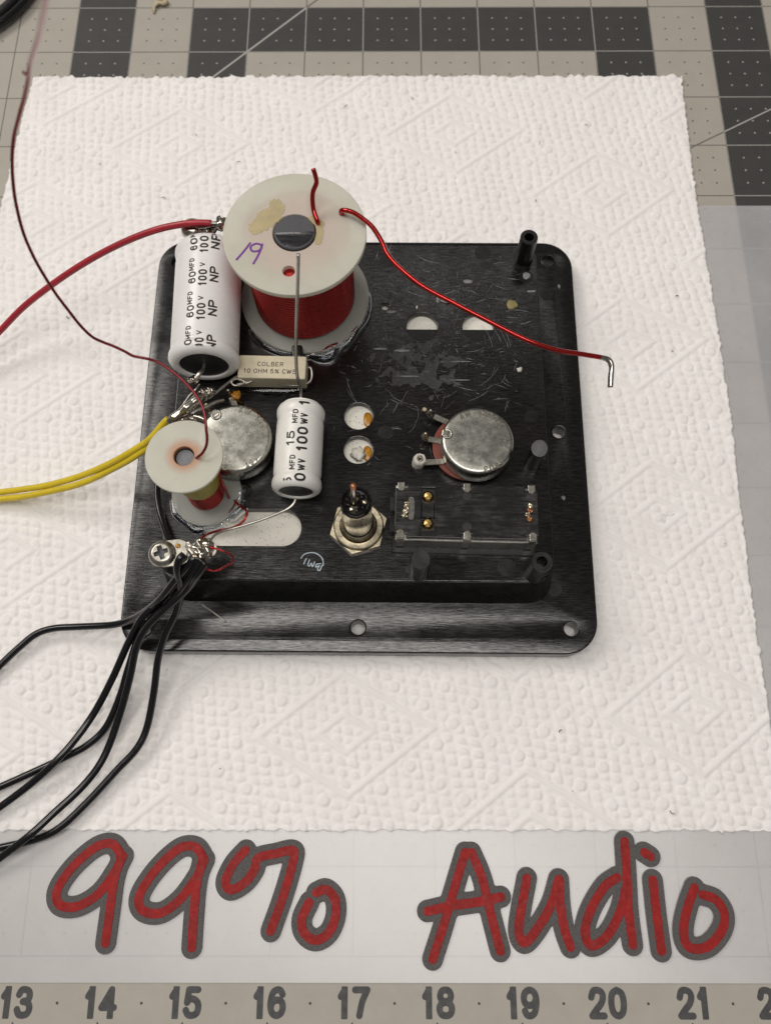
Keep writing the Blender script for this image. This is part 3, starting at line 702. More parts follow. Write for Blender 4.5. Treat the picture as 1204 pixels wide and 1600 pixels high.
V, F = poly2d(ragged(strokes([[q(450, 350), q(440, 400), q(370, 470), q(330, 510)], [q(480, 380), q(430, 460), q(300, 540)], [q(380, 420), q(320, 500), q(290, 530)]], .08, .012), .011), Z1 - .002, Z1 + .008, .003); build('glue_stain', V, F, m_yglue, fl)
V, F = poly2d(strokes([[q(795, 500), q(800, 570), q(785, 640)], [q(740, 460), q(760, 480), q(810, 500)]], .045, .010), Z1 - .002, Z1 + .008, .003); build('glue_stain', V, F, m_yglue, fl)
build('bottom_flange', *poly2d([circ(*C1, R1, 72), circ(*C1, .26, 32)], Z0, Z0 + .06, .012, 2), m_nylon_shade, coil, sharp=12)
def winding(c, r, z0, z1, n, seg=96, bulge=.5):
    pitch = (z1 - z0) / n; m = 8; V = []; F = []; rows = n * m + 1
    for k in range(seg + 1):
        a = 2 * PI * k / seg
        for i in range(rows):
            t = (i % m) / m; z = z0 + pitch * i / m + pitch * (k / seg - .5)
            rr = r + pitch * bulge * math.sqrt(max(0, 1 - (2 * t - 1) ** 2))
            V.append((c[0] + rr * math.cos(a + PI / 2), c[1] + rr * math.sin(a + PI / 2), min(max(z, z0), z1)))
    for k in range(seg):
        for i in range(rows - 1): F.append((k * rows + i, (k + 1) * rows + i, (k + 1) * rows + i + 1, k * rows + i + 1))
    return V, F
build('winding', *winding(C1, .665, Z0 + .078, Z1 - .078, 23), m_copper, coil)
prof = [(.26 + .016 * k / 2, Z1 - .082 + .006 * (k % 2)) for k in range(52)]
build('winding_face', *lathe(prof, (*C1, 0), 72), m_copper, coil)
core = build('ferrite_core', *lathe([(0, ZT + .02), (.25, ZT + .02), (.255, Z1 + .005), (.245, Z1 + .02), (0, Z1 + .022)], (*C1, 0), 40), m_ferrite, coil, sharp=12)
ang = np.radians(np.linspace(188, 358, 30)); V, F = poly2d([[(C1[0] + .238 * math.cos(a), C1[1] + .238 * math.sin(a) + .012) for a in ang]], Z1 + .018, Z1 + .027, .004); V[:, 2] += np.where(V[:, 2] > Z1 + .024, NR.normal(0, .0015, len(V)), 0); build('epoxy_patch', V, F, m_epoxy, core)
wire = lambda pts: [P(*p) for p in pts]
build('lead_wire', *tube(wire([(540, 336, 2.42), (534, 334, 2.56), (533, 329, 2.63), (540, 328.5, 2.67), (552, 332, 2.68), (566, 341, 2.68), (582, 355, 2.67), (596, 377, 2.64), (605, 397, 2.60), (625, 419, 2.56), (660, 447, 2.5), (710, 474, 2.44), (760, 500, 2.38), (818, 529, 2.30), (866, 546, 2.22), (908, 553, 2.16), (938, 558, 2.12)]), .031), m_copper, coil)
lt = build('stripped_end', *tube(wire([(936, 557.6, 2.12), (950, 562, 2.09), (955, 572, 2.06), (954, 588, 2.02), (953, 605, 1.98)]), [.031, .034, .036, .032, .036, .033]), m_solder, coil)
build('lead_wire', *tube(wire([(497, 350, 2.5), (496, 346, 2.60), (490, 329, 2.66), (488, 312, 2.74), (489, 299, 2.82), (494, 286, 2.9), (493, 276, 2.97), (489, 263, 3.05)]), .03), m_copper, coil)
# hot glue holding the spool down
def glue_ring(c, r, a0, a1, w, h, seed, m, parent, z=ZT, name='hot_glue'):
    from mathutils import noise
    pts = []; rad = []
    n = 40; V = []; F = []; mm = 14
    for k in range(n + 1):
        a = math.radians(a0 + (a1 - a0) * k / n); e = math.sin(PI * k / n) ** .35
        ww = w * e * (.75 + .5 * noise.noise(Vector((math.cos(a) * 2.2, math.sin(a) * 2.2, seed)))); hh = h * e * (.8 + .4 * noise.noise(Vector((math.cos(a) * 3, math.sin(a) * 3, seed + 5))))
        for i in range(mm + 1):
            b = PI * i / mm; rr = r - .06 + (ww + .06) * (1 - math.cos(b)) / 2 + .0; V.append((c[0] + rr * math.cos(a), c[1] + rr * math.sin(a), z + .001 + hh * math.sin(b) ** .7))
    for k in range(n):
        for i in range(mm): F.append((k * (mm + 1) + i, (k + 1) * (mm + 1) + i, (k + 1) * (mm + 1) + i + 1, k * (mm + 1) + i + 1))
        F.append((k * (mm + 1) + mm, (k + 1) * (mm + 1) + mm, (k + 1) * (mm + 1), k * (mm + 1)))
    F.append(tuple(range(mm + 1))); F.append(tuple(n * (mm + 1) + i for i in range(mm, -1, -1)))
    return build(name, V, F, m, parent)
glue_ring(C1, R1, -95, 10, .10, .12, 1, m_glue, coil); glue_ring(C1, R1, -150, -98, .09, .10, 3, m_glue, coil); glue_ring(C1, R1 - .02, -86, -48, .22, .14, 6, m_glue, coil)
# black clip on the near edge
c = P(465, 548, 1.2); build('cable_clip', *box(c[0] - .075, c[0] + .07, c[1] - .14, c[1] + .06, ZT, 1.27, .03, 3), m_mould, coil, sharp=12)

# ------------------------------------------------------------------ small coil
C2 = (-2.905, -1.475); Z2 = 2.38; R2 = .447
sc_ = thing('inductor_coil', 'small coil on a white spool with yellow tape, beside the speckled slot', 'inductor coil', (C2[0], C2[1], ZT))
fl2 = build('top_flange', *poly2d([circ(*C2, R2, 64), circ(*C2, .118, 30)], Z2 - .05, Z2, .010, 2), m_nylon2, sc_, sharp=12)
build('bottom_flange', *poly2d([circ(C2[0], C2[1] + .01, R2, 64), circ(*C2, .10, 24)], 1.075, 1.115, .01, 2), m_nylon_shade, sc_, sharp=12)
build('ferrite_core', *lathe([(0, 1.08), (.105, 1.08), (.107, Z2 - .075), (.10, Z2 - .065), (0, Z2 - .063)], (*C2, 0), 30), m_ferrite2, sc_, sharp=12)
build('spool_bore', *lathe([(.118, Z2 - .002), (.117, Z2 - .2), (.125, Z2 - .2), (.19, Z2 - .055)], (*C2, 0), 30), simple('rust_stained_nylon', (.50, .30, .17), .5, var=.2), sc_)
build('winding', *winding((C2[0], C2[1]), .225, 1.12, 1.55, 22, 64), m_copper, sc_)
V, F = lathe([(.10, 1.50), (.232, 1.50), (.245, 1.53), (.24, 1.75), (.25, 2.0), (.235, Z2 - .05)], (*C2, 0), 40); V = V + NR.normal(0, .003, V.shape); build('yellow_tape', V, F, m_tape, sc_)
build('lead_wire', *tube(wire([(336, 722, 1.9), (341, 738, 1.72), (350, 760, 1.42), (358, 778, 1.12)]), .017, 8), m_copper, sc_)
build('lead_wire', *tube(wire([(366, 782, 1.11), (376, 791, 1.16), (384, 797, 1.22), (385, 806, 1.24), (377, 817, 1.22), (362, 825, 1.2), (342, 829, 1.22), (326, 834, 1.3), (314, 842, 1.42), (306, 852, 1.55)]), .016, 8), m_copper, sc_)
th = [(306, 716, 2.36), (309, 714, 2.42), (316, 708, 2.47), (322, 697, 2.52), (323.5, 684, 2.57), (322, 670, 2.62), (321, 655, 2.66), (317, 638, 2.70), (308, 620, 2.74), (296, 605, 2.78), (280, 589, 2.83), (262, 575, 2.88), (245, 565, 2.93), (228, 560, 2.98), (208, 556, 3.03), (195, 549, 3.08), (178, 541, 3.14), (160, 534, 3.2), (144, 526, 3.28), (126, 509, 3.4), (107, 485, 3.55), (88, 460, 3.7), (70, 432, 3.88), (52, 400, 4.05), (36, 362, 4.25), (25, 318, 4.5), (20, 280, 4.7), (19, 245, 4.9), (22, 212, 5.1), (30, 180, 5.35), (37, 155, 5.55), (43, 128, 5.8), (46, 105, 6.05), (53, 80, 6.4), (61, 55, 6.75), (66, 30, 7.1), (70, 5, 7.4), (72, -25, 7.7)]
build('lead_wire', *tube(wire(th), [.017] * 8 + [.020, .020], 8, 6), m_copper2, sc_)
build('wire_flake', *tube(wire([(45, 112, 5.95), (41, 115, 5.97), (37, 114, 6.0), (36.5, 111, 6.0)]), .010, 6), m_copper2, sc_)
glue_ring((C2[0], C2[1]), R2, -175, -60, .10, .07, 8, m_glue, sc_); glue_ring((C2[0], C2[1]), R2 - .02, -52, 20, .19, .10, 11, m_glue, sc_)

# ------------------------------------------------------------------ capacitors
def along(VF, a, b):
    """Lathe about z moved so that z runs from point a to point b."""
    V, F = VF; d = (np.array(b) - a); Lg = np.linalg.norm(d); d = d / Lg
    x = np.cross([0, 0, 1.0], d); x = x / np.linalg.norm(x); y = np.cross(d, x)
    return np.array(a) + V[:, :1] * x + V[:, 1:2] * y + V[:, 2:3] * d, F
def capacitor(label, near, far, R, mat, rows, period, start, m_txt, bold, seal_r, lip):
    near, far = np.array(near), np.array(far); Lg = np.linalg.norm(far - near)
    t = thing('capacitor', label, 'capacitor', ((near[0] + far[0]) / 2, (near[1] + far[1]) / 2, ZT))
    prof = [(seal_r, .035), (seal_r + .004, .008), (seal_r + .03, 0), (R - .035, .012), (R - .005, .035), (R + lip, .075), (R + lip, .12), (R + lip * .4, .16), (R - .012, .185), (R - .006, .21), (R, .235),
            (R, Lg - .30), (R - .004, Lg - .25), (R - .014, Lg - .225), (R, Lg - .195), (R + lip * .7, Lg - .14), (R + lip * .7, Lg - .09), (R - .015, Lg - .04), (R - .06, Lg - .01), (seal_r + .03, Lg), (seal_r, Lg - .02)]
    body = build('sleeve', *along(lathe(prof, seg=72), near, far), mat, t, sharp=60)
    build('end_seal', *along(lathe([(seal_r + .006, .030), (seal_r * .5, .04), (.05, .045), (0, .05)], seg=40), near, far), m_rubber, t)
    build('end_seal', *along(lathe([(seal_r + .006, Lg - .018), (0, Lg - .02)], seg=40), near, far), m_rubber, t)
    d = (far - near) / Lg; rt = np.array([d[1], -d[0], 0]); up = np.array([0, 0, 1.0])
    def prof_r(s): return np.interp(s, [q[1] for q in prof[5:18]], [q[0] for q in prof[5:18]])
    for k in range(-1, 5):
        for txt, ang, size, sofs, wdt in rows:
            V, F = text2d(txt, bold, wdt, .16, False, 8); V = V * size; s = start + k * period + sofs + V[:, 0]
            if s.max() < .03 or s.min() > Lg - .03: continue
            keep = [f for f in F if all(.045 < s[i] < Lg - .055 for i in f)]
            if not keep: continue
            th = math.radians(ang) - (V[:, 1] - size / 2) / R      # letter tops point to the other side
            rr = prof_r(s) + .0022
            W = near + d * s[:, None] + rt * (rr * np.sin(th))[:, None] + up * (rr * np.cos(th))[:, None]
            used = sorted({i for f in keep for i in f}); mp = {i: j for j, i in enumerate(used)}
            build('printed_text', W[used], [tuple(mp[i] for i in f) for f in keep], m_txt, body, smooth=False)
    return t
capB = capacitor('large white electrolytic capacitor printed 60MFD 100 V NP, beside the big coil', (-2.955, .12, 1.53), (-3.0, 1.90, 1.53), .44, m_capwhite,
                 [('60', -15, .104, 0, .78), ('MFD', -17, .074, .195, .68), ('100', 3, .115, -.04, .66), ('V', 2, .070, .245, .85), ('NP', 22, .118, .03, .88)], .50, .47, m_print, .10, .315, .02)
capS = capacitor('small white electrolytic capacitor printed 15 MFD 100 WV', (-1.722, -1.565, 1.372), (-1.692, -.37, 1.372), .302, m_capwhite2,
                 [('15', -15, .108, 0, .98), ('MFD', -7, .074, .30, .70), ('100', 13, .140, -.07, .74), ('WV', 15, .094, .29, .60)], .62, .52, m_print2, .10, .215, .012)
build('lead_wire', *tube(wire([(468, 632, 1.38), (470, 618, 1.42), (469, 606, 1.5), (464, 585, 1.75), (462.5, 560, 2.0), (462.5, 530, 2.3), (463.5, 490, 2.65), (465, 440, 3.05), (466, 397, 3.4)]), .021), m_tin, capS)
build('lead_wire', *tube(wire([(462, 780, 1.38), (457, 789, 1.36), (446, 797, 1.35), (425, 806, 1.32), (400, 815, 1.3), (370, 824, 1.3), (348, 830, 1.34), (336, 836, 1.42), (328, 846, 1.52), (322, 854, 1.6)]), .017), m_tin, capS)
build('lead_wire', *tube([(-2.955, .17, 1.53), (-2.96, .06, 1.56), tuple(P(312, 583, 1.62)), tuple(P(305, 592, 1.6))], [.02, .022, .03, .03]), m_tin, capB)
c = P(302, 593, 1.58); build('solder_joint', *blob(c, .055, .5, 2, 4, stretch=(1.2, .9, 1)), m_solder, capB)
c = P(345, 350, 1.85); build('solder_joint', *blob(c, .085, .5, 2.5, 6, stretch=(.9, 1.1, 1)), m_solder, capB)
build('lead_wire', *tube([(-3.0, 1.88, 1.53), (-2.98, 1.98, 1.6), tuple(P(336, 360, 1.78)), tuple(P(344, 352, 1.86)), tuple(P(346, 344, 1.92))], .022), m_tin, capB)
# far terminal: screw and lug behind the large capacitor
tf = thing('terminal_lug', 'shiny screw and soldered lug behind the large capacitor, under the red wire', 'terminal lug', (-3.24, 2.08, ZT + .5))
c = P(300, 357, 1.68); build('screw_head', *lathe([(.0, .09), (.08, .085), (.135, .05), (.15, 0), (.155, -.03), (.12, -.06), (0, -.06)], c, 28), m_solder, tf)
build('lug', *tube([c + [.08, 0, .01], c + [.2, .0, .03], c + [.33, .01, .06], tuple(P(346, 352, 1.8))], [.07, .06, .055, .05]), m_solder, tf)
c2 = P(316, 362, 1.66); build('solder_joint', *blob(c2 + [.05, .02, 0], .09, .5, 2, 8), m_solder, tf)

# ------------------------------------------------------------------ resistor
RC = (-2.10, .20)
rs = thing('power_resistor', 'cream ceramic power resistor printed COLBER 10 OHM 5% CW5', 'resistor', (RC[0], RC[1], ZT))
def rr_(VF): return rot2(VF[0], -1.6, RC), VF[1]
body = build('ceramic_body', *rr_(box(-2.548, -1.652, .035, .372, ZT + .03, 1.365, .018, 2)), m_ceramic, rs, sharp=12)
for txt, cy, sz in (('COLBER', .222, .066), ('10 OHM 5% CW5', .118, .066)):
    V, F = text2d(txt, .068, .66, .22); V = V * sz; V[:, 0] += -2.125 - V[:, 0].max() / 2; V[:, 1] += cy - sz / 2 + .02; V[:, 2] = 1.367
    build('printed_text', rot2(V, -1.6, RC), F, m_print, body, smooth=False)
build('lead_wire', *tube(wire([(474, 578, 1.22), (484, 574, 1.24), (487, 584, 1.22), (484, 596, 1.18), (470, 602, 1.16), (445, 601, 1.17), (420, 597, 1.2), (400, 594, 1.22), (385, 597, 1.24), (370, 601, 1.26)]), .017), m_tin, rs)
build('lead_wire', *tube(wire([(370, 588, 1.26), (362, 594, 1.28), (350, 603, 1.32), (338, 613, 1.36), (326, 622, 1.4)]), .019), m_tin, rs)
build('lead_wire', *tube(wire([(400, 593, 1.25), (380, 600, 1.27), (366, 602, 1.29), (362, 596, 1.30), (370, 592, 1.32), (382, 597, 1.32), (372, 603, 1.29)]), .014), m_tin, rs)
V, F = blob((RC[0] + .02, .03, ZT + .02), .42, .15, 2, 5, .09, stretch=(1, .22, 1)); build('hot_glue', V, F, m_glue, rs)

# ------------------------------------------------------------------ potentiometers
def pot(label, c, r, ang, texts, seed):
    t = thing('potentiometer', label, 'potentiometer', (c[0], c[1], ZT), 'round metal potentiometers on the panel')
    can = build('can', *lathe([(r - .01, 1.13), (r, 1.15), (r, 1.365), (r - .008, 1.395), (r - .03, 1.415), (r - .055, 1.42), (r * .5, 1.421), (0, 1.421)], (*c, 0), 72), m_can, t, sharp=60)
    a = math.radians(ang); dx, dy = math.cos(a), math.sin(a); px_, py_ = -dy, dx
    build('wafer', *poly2d([circ(c[0] + dx * .10, c[1] + dy * .10, r - .005, 60)], 1.085, 1.135, .008, 1), m_phenolic, t, sharp=12)
    build('base_ring', *lathe([(r * .85, ZT), (r - .03, ZT + .002), (r - .025, 1.08), (r * .85, 1.09)], (*c, 0), 60), m_mould, t, sharp=12)
    def rad(s, u): return c[0] + dx * s + px_ * u, c[1] + dy * s + py_ * u
    # folded locking tab on the rim
    x, y = rad(r - .04, .0); V, F = box(-.05, .035, -.045, .045, 1.40, 1.44, .01, 2); V = rot2(V, ang, (0, 0)) + [x, y, 0]; build('locking_tab', V, F, m_nickel, t, sharp=12)
    x, y = rad(r - .07, .0); V, F = lathe([(.06, 1.4205), (.07, 1.430), (.055, 1.434), (.045, 1.425)], (x, y, 0), 20); build('tab_notch', V, F, m_can, t)
    for u, tw in ((.27, .25), (.0, 0), (-.27, -.25)):
        V, F = box(0, .26, -.04, .04, 1.137, 1.155, .004, 1); V = rot2(V, ang + math.degrees(tw), (0, 0)); x, y = rad(r - .10, u); V = V + [x, y, 0]
        tm = build('terminal', V, F, m_nickel, t, sharp=12)
        x, y = rad(r + .17, u * 1.25); pts = [(x + .02 * dx, y + .02 * dy, 1.15), (x + .05 * dx, y + .05 * dy, 1.21), (x + .02 * dx, y + .03, 1.27)]
        build('solder_joint', *tube(pts, [.035, .04, .02]), m_solder if u else m_brass, tm)
    for s, rad_, mid, sz in texts:
        V, F = text2d(s, .10, .62, .16); V = V * sz; wd = V[:, 0].max(); rr = r * rad_ + V[:, 1]; th_ = math.radians(mid) - (V[:, 0] - wd / 2) / (r * rad_)
        W = np.stack([c[0] + rr * np.cos(th_), c[1] + rr * np.sin(th_), np.full(len(V), 1.4215)], -1)
        me = bpy.data.meshes.new('stamped_text'); Wb = W.copy(); Wb[:, 2] += .010
        build('stamped_text', np.concatenate([Wb, W]), list(F) + edge_walls(F, len(W)), m_nickel, can, smooth=False)
    return t
def edge_walls(F, n):
    E = {}
    for f in F:
        for a, b in zip(f, f[1:] + f[:1]): E[(a, b)] = 1
    return [(b, a, a + n, b + n) for (a, b) in E if (b, a) not in E]
pot('round silver potentiometer can above the black slide switch', (.565, -.868), .465, 168, [('AW-43RG-1', .72, 78, .085), ('AX7', .74, -8, .075), ('8503', .80, -62, .085)], 1)
pot('tarnished silver potentiometer can between the small coil and small capacitor', (-2.53, -.835), .478, 128, [('AW-43RG-1', .74, 40, .085), ('AST', .78, -55, .075), ('98', .78, -108, .085)], 2)
# soldered joint twisting up beside that potentiometer
tj = thing('solder_joint', 'lumpy twisted solder joint where the yellow wires meet the potentiometer', 'solder joint', tuple(P(305, 640, 1.3)))
build('solder_twist', *tube(wire([(262, 660, 1.5), (275, 650, 1.52), (288, 640, 1.54), (300, 630, 1.55), (312, 621, 1.52), (322, 614, 1.48), (333, 611, 1.42)]), [.035, .06, .05, .07, .055, .075, .06, .07, .03], 10), m_solder, tj)
build('solder_twist', *tube(wire([(270, 662, 1.42), (284, 656, 1.42), (300, 650, 1.4), (318, 655, 1.36), (325, 664, 1.3)]), [.03, .05, .035, .05, .03], 8), m_solder, tj)
build('solder_twist', *tube(wire([(292, 655, 1.36), (305, 643, 1.36), (322, 636, 1.32), (338, 628, 1.28), (350, 625, 1.24)]), [.02, .025, .03, .02], 8), m_tin, tj)
build('solder_twist', *tube(wire([(286, 632, 1.3), (296, 618, 1.3), (306, 608, 1.3), (312, 600, 1.35)]), [.012, .012], 8), m_tin, tj)
for px_, py_, r_, sd in ((318, 616, .07, 1), (330, 612, .055, 2), (298, 634, .06, 3), (277, 652, .045, 4), (300, 655, .05, 5)):
    build('solder_blob', *blob(P(px_, py_, 1.5), r_, .5, 1.6, sd, 1, 4), m_solder, tj)
c = P(369, 617, 1.18); build('resin_drip', *blob(c, .06, .5, 2, 6, .8), m_amber, tj)

# ------------------------------------------------------------------ slide switch
SC = (.39, -1.845)
sw = thing('slide_switch', 'black slide switch with bent metal tabs and two gold contacts', 'switch', (SC[0], SC[1], ZT))
def sb(name, VF, m, parent=sw, sharp=12, smooth=True): return build(name, rot2(VF[0], -1.5, SC), VF[1], m, parent, sharp=sharp, smooth=smooth)
X0, X1, Y0, Y1 = -.487, 1.27, -2.185, -1.495
sb('base_bezel', box(X0 - .03, X1 + .02, Y0 - .10, Y1 + .03, ZT, ZT + .035, .006, 1), m_mould)
for yy in (-2.06, -1.78): sb('side_lug', box(X0 - .075, X0 + .01, yy, yy + .20, ZT, ZT + .17, .008, 1), m_mould)
sb('metal_frame', box(X0 + .005, X1 - .005, Y0 - .018, Y1 + .01, ZT + .03, 1.37, .01, 2), simple('dull_nickel_frame', (.30, .30, .27), .35, .9, var=.2))
tabx = [(X0 + .07, .075), (.40, .06), (X1 - .07, .075)]
cov = []
for s, (ya) in ((1, Y1), (-1, Y0)):
    pts = []
    for cx, hw in (tabx if s == 1 else tabx[::-1]):
        a, b = (cx - hw, cx + hw)
        if s == -1: a, b = b, a
        pts += [(a, ya), (a, ya - s * .055), (b, ya - s * .055), (b, ya)]
    cov += ([(X0, Y1 - .055)] + pts[2:-2] + [(X1, Y1 - .055)]) if s == 1 else ([(X1, Y0 + .055)] + pts[2:-2] + [(X0, Y0 + .055)])
cov_slot = rrect(-.165, .0, Y0 + .09, Y1 - .045, .004, 1)
m_bake = NT('worn_black_bakelite'); wn = m_bake.noise(1, 5, .7, m_bake.mapped((4, 28, 6))); wp = m_bake.ramp(m_bake.noise(2.6, 5, .7), [(.42, 0), (.68, 1)])
m_bake.set(Base_Color=m_bake.mix(m_bake.math('MULTIPLY', m_bake.ramp(wn, [(.4, 0), (.7, 1)]), wp), (.010, .010, .010), (.085, .082, .076)), Roughness=m_bake.ramp(wn, [(.3, .16), (.7, .30)])); m_bake.bump(wn, .2, .005); m_bake = m_bake.m
cover = sb('cover', poly2d([cov[::-1], cov_slot], 1.375, 1.455, .008, 2), m_bake)
sb('slot_floor', box(-.165, .0, Y0 + .09, Y1 - .045, 1.372, 1.40), m_rubber, cover, smooth=False)
for x in (-.178, .013): sb('slot_rail', box(x - .011, x + .011, Y0 + .02, Y1 - .008, 1.45, 1.466, .004, 1), m_bake, cover)
for yy in (-2.00, -1.645):
    V, F = lathe([(0, .06), (.045, .05), (.072, .02), (.075, -.01)], (-.083, yy, 1.405), 24); V[:, 2] = np.where(V[:, 1] < yy - .03, V[:, 2] - .01, V[:, 2]); sb('gold_contact', (V, F), m_gold)
sb('slot_block', box(-.16, -.005, -1.93, -1.74, 1.39, 1.448, .006, 1), m_bake, cover)
for s, ya in ((1, Y1), (-1, Y0)):
    for cx, hw in tabx:
        # strip up the side, folded over with a round end
        n_ = 10; prof = [(cx - .045, 0), (cx + .045, 0)]; 
        top = [(cx - .042, ya + s * .012), (cx + .042, ya + s * .012)] + [(cx + .042 * math.cos(PI * k / n_), ya - s * (.055 + .038 * math.sin(PI * k / n_))) for k in range(n_ + 1)]
        if s == 1: top = top[::-1]
        V1, F1 = poly2d([top], 1.452, 1.468, .003, 1); V2, F2 = box(cx - .042, cx + .042, ya + (s * .012 if s == 1 else -.028), ya + (.022 if s == 1 else -.012), 1.2 if s == 1 else 1.12, 1.463, .004, 1)
        sb('metal_tab', join((V1, F1), (V2, F2)), m_nickel)
        V, F = poly2d([circ(cx, ya - s * .145, .058, 24)], 1.45, 1.457, .002, 1); sb('rivet_mark', (V, F), m_rubber if cx > .2 and cx < .6 else m_bake, cover)
for cx in (-.36, 1.16):
    for k in range(4): sb('solder_joint', blob((cx + NR.uniform(-.02, .02), -1.92 + k * .055, 1.462), .032, .6, 2.2, k + int(cx * 9), .8), (m_cop if cx > 0 and k % 2 == 0 else m_brass))
sb('scraped_patch', poly2d(strokes([[(-.29, -1.93), (-.285, -1.80), (-.29, -1.70)]], .035, .008), 1.452, 1.4575), simple('scraped_bakelite', (.10, .095, .085), .5, var=.6, vscale=40, bump=.6, bscale=60))

# ------------------------------------------------------------------ phono jack
JC = (-.947, -1.925)
jk = thing('phono_jack', 'black phono jack with bright hex nut and solder pin, between slot and switch', 'jack', (JC[0], JC[1], ZT))
hexa = [(JC[0] + .375 * math.cos(math.radians(a)), JC[1] + .375 * math.sin(math.radians(a))) for a in (-103, -43, 17, 77, 137, 197)]
build('hex_nut', *poly2d([hexa, circ(*JC, .235, 40)], ZT, ZT + .065, .006, 1), m_brass, jk, sharp=12)
build('washer_face', *lathe([(.235, ZT + .05), (.238, ZT + .108), (.30, ZT + .110), (.315, ZT + .10), (.325, ZT + .06)], (*JC, 0), 56), m_brass, jk, sharp=12)
build('threaded_barrel', *lathe([(.238, ZT + .02), (.225, ZT + .06), (.232, ZT + .10), (.215, ZT + .12), (.222, ZT + .155), (.205, ZT + .17), (.21, ZT + .20), (.192, ZT + .21)], (*JC, 0), 48), m_brass, jk)
build('insulator', *lathe([(.19, ZT + .1), (.185, ZT + .25), (.178, ZT + .30), (.180, 1.92), (.187, 1.93), (.187, 2.06), (.178, 2.085), (.155, 2.085), (.145, 2.06), (.06, 2.05), (0, 2.05)], (*JC, 0), 48), m_jack, jk, sharp=50)
V, F = tube([(JC[0] - .01, JC[1], 2.03), (JC[0] - .012, JC[1] + .005, 2.15), (JC[0] - .014, JC[1] + .025, 2.32), (JC[0] - .016, JC[1] + .05, 2.45)], [.058, .042, .037, .034], 12); build('solder_pin', V, F, m_solder, jk)
for k in range(9):
    a = k * .7; build('flux_residue', *blob((JC[0] + .10 * math.cos(a), JC[1] + .10 * math.sin(a), 2.058), .03, .8, 2.5, k, .5, 2), m_jack if k % 3 else m_brass, jk)
V, F = tube([(JC[0] - .014, JC[1] + .043, 2.43), (JC[0] - .016, JC[1] + .052, 2.49)], [.036, .03], 12); build('copper_tip', V, F, simple('bare_copper', (.55, .24, .12), .4, .8), jk)

# ------------------------------------------------------------------ near terminal lug with screw
tl = thing('terminal_lug', 'tinned lug with cross-head screw, soldered to the black wires at the panel corner', 'terminal lug', (-3.262, -2.42, ZT + .5))
zl = 1.575
cS = P(253, 865, 1.62); cE = P(300, 860, 1.62)
lugp = strokes([[tuple(cS[:2]), tuple((cS[:2] + cE[:2]) / 2)]], .165, .012); 
build('lug_plate', *poly2d(lugp, zl, zl + .03, .006, 1), m_nickel, tl, sharp=12)
build('lug_plate', *poly2d(strokes([[tuple((cS[:2] * .4 + cE[:2] * .6)), tuple(P(326, 858, 1.6)[:2])]], .10, .012), zl, zl + .028, .006, 1), m_tin, tl, sharp=12)
a_ = .36; crs = []
for k in range(4):
    b = a_ + k * PI / 2
    for da, r_ in ((-.28, .085), (.28, .085), (PI / 4, .038)): crs.append((cS[0] + r_ * math.cos(b + da), cS[1] + r_ * math.sin(b + da)))
scr = build('screw_head', *lathe([(.165, zl + .03), (.162, zl + .05), (.14, zl + .085), (.105, zl + .1), (.10, zl + .1)], (cS[0], cS[1], 0), 36), m_nickel, tl)
build('screw_face', *poly2d([circ(cS[0], cS[1], .104, 32), crs], zl + .04, zl + .1015, .006, 1), m_nickel, scr, sharp=12)
build('screw_recess', *lathe([(0, zl + .045), (.11, zl + .046)], (cS[0], cS[1], 0), 20), m_ferrite, scr)
for px_, py_, r_, sd, m in ((312, 856, .10, 1, m_solder), (322, 862, .085, 2, m_solder), (300, 862, .07, 3, m_tin), (325, 850, .06, 4, m_solder), (296, 853, .05, 5, m_tin), (318, 868, .05, 6, m_solder), (305, 870, .04, 7, m_brass)):
    build('solder_blob', *blob(P(px_, py_, 1.62), r_, .55, 1.6, sd, .8, 4), m, tl)
for px_, py_, r_ in ((278, 853, .03), (282, 871, .028), (296, 866, .022)): build('flux_residue', *blob(P(px_, py_, zl + .035), r_, .6, 2, int(px_), .4, 2), m_amber, tl)
build('loose_strand', *tube(wire([(326, 855, 1.62), (337, 857, 1.62), (348, 861, 1.6), (360, 866, 1.56), (364, 873, 1.52), (361, 880, 1.48), (352, 885, 1.44), (340, 891, 1.42), (328, 891, 1.42), (318, 885, 1.46), (312, 876, 1.52)]), .011, 8), m_copper, tl)

# ------------------------------------------------------------------ loose wires
def cable(name, label, pts, r, m, group=None, cat='wire', seg=12, bead=True):
    W = wire(pts); base = W[-1] if W[-1][2] < W[0][2] else W[0]
    return tag(build(name, *tube(W, r, seg), m, base=base), label, cat, group)
ra = thing('hookup_wire', 'red insulated wire running from behind the large capacitor off the towel', 'wire', tuple(P(0, 520, .5)))
build('insulation', *tube(wire([(-60, 570, .35), (-25, 541, .4), (0, 517, .5), (35, 481, .7), (75, 449, .95), (120, 418, 1.2), (165, 392, 1.42), (210, 371, 1.62), (250, 357, 1.76), (285, 350, 1.84), (310, 348, 1.87), (330, 348.5, 1.88)]), .046, 12), m_redins, ra)
build('bare_strand', *tube(wire([(327, 348.5, 1.88), (338, 349, 1.88), (346, 351, 1.88)]), .018, 8), m_tin, ra)
cable('yellow_wire', 'yellow insulated wire of the pair, on the side of the thin dark red wire', [(-60, 777, .13), (0, 769, .2), (32, 765, .3), (75, 758, .45), (125, 744, .65), (174, 723, .9), (217, 698, 1.15), (236, 684, 1.3), (255, 662, 1.44), (262, 655, 1.5)], .044, m_yellow, 'pair of yellow wires')
cable('yellow_wire', 'yellow insulated wire of the pair, on the side of the black wires', [(-60, 789, .13), (0, 780, .2), (30, 777, .28), (62, 771, .38), (125, 756, .6), (179, 731, .85), (218, 708, 1.08), (245, 686, 1.25), (264, 664, 1.4), (272, 656, 1.46)], .044, m_yellow, 'pair of yellow wires')
k6 = lambda pts: [(x / 3.2, 880 + y / 3.2, z) for x, y, z in pts]
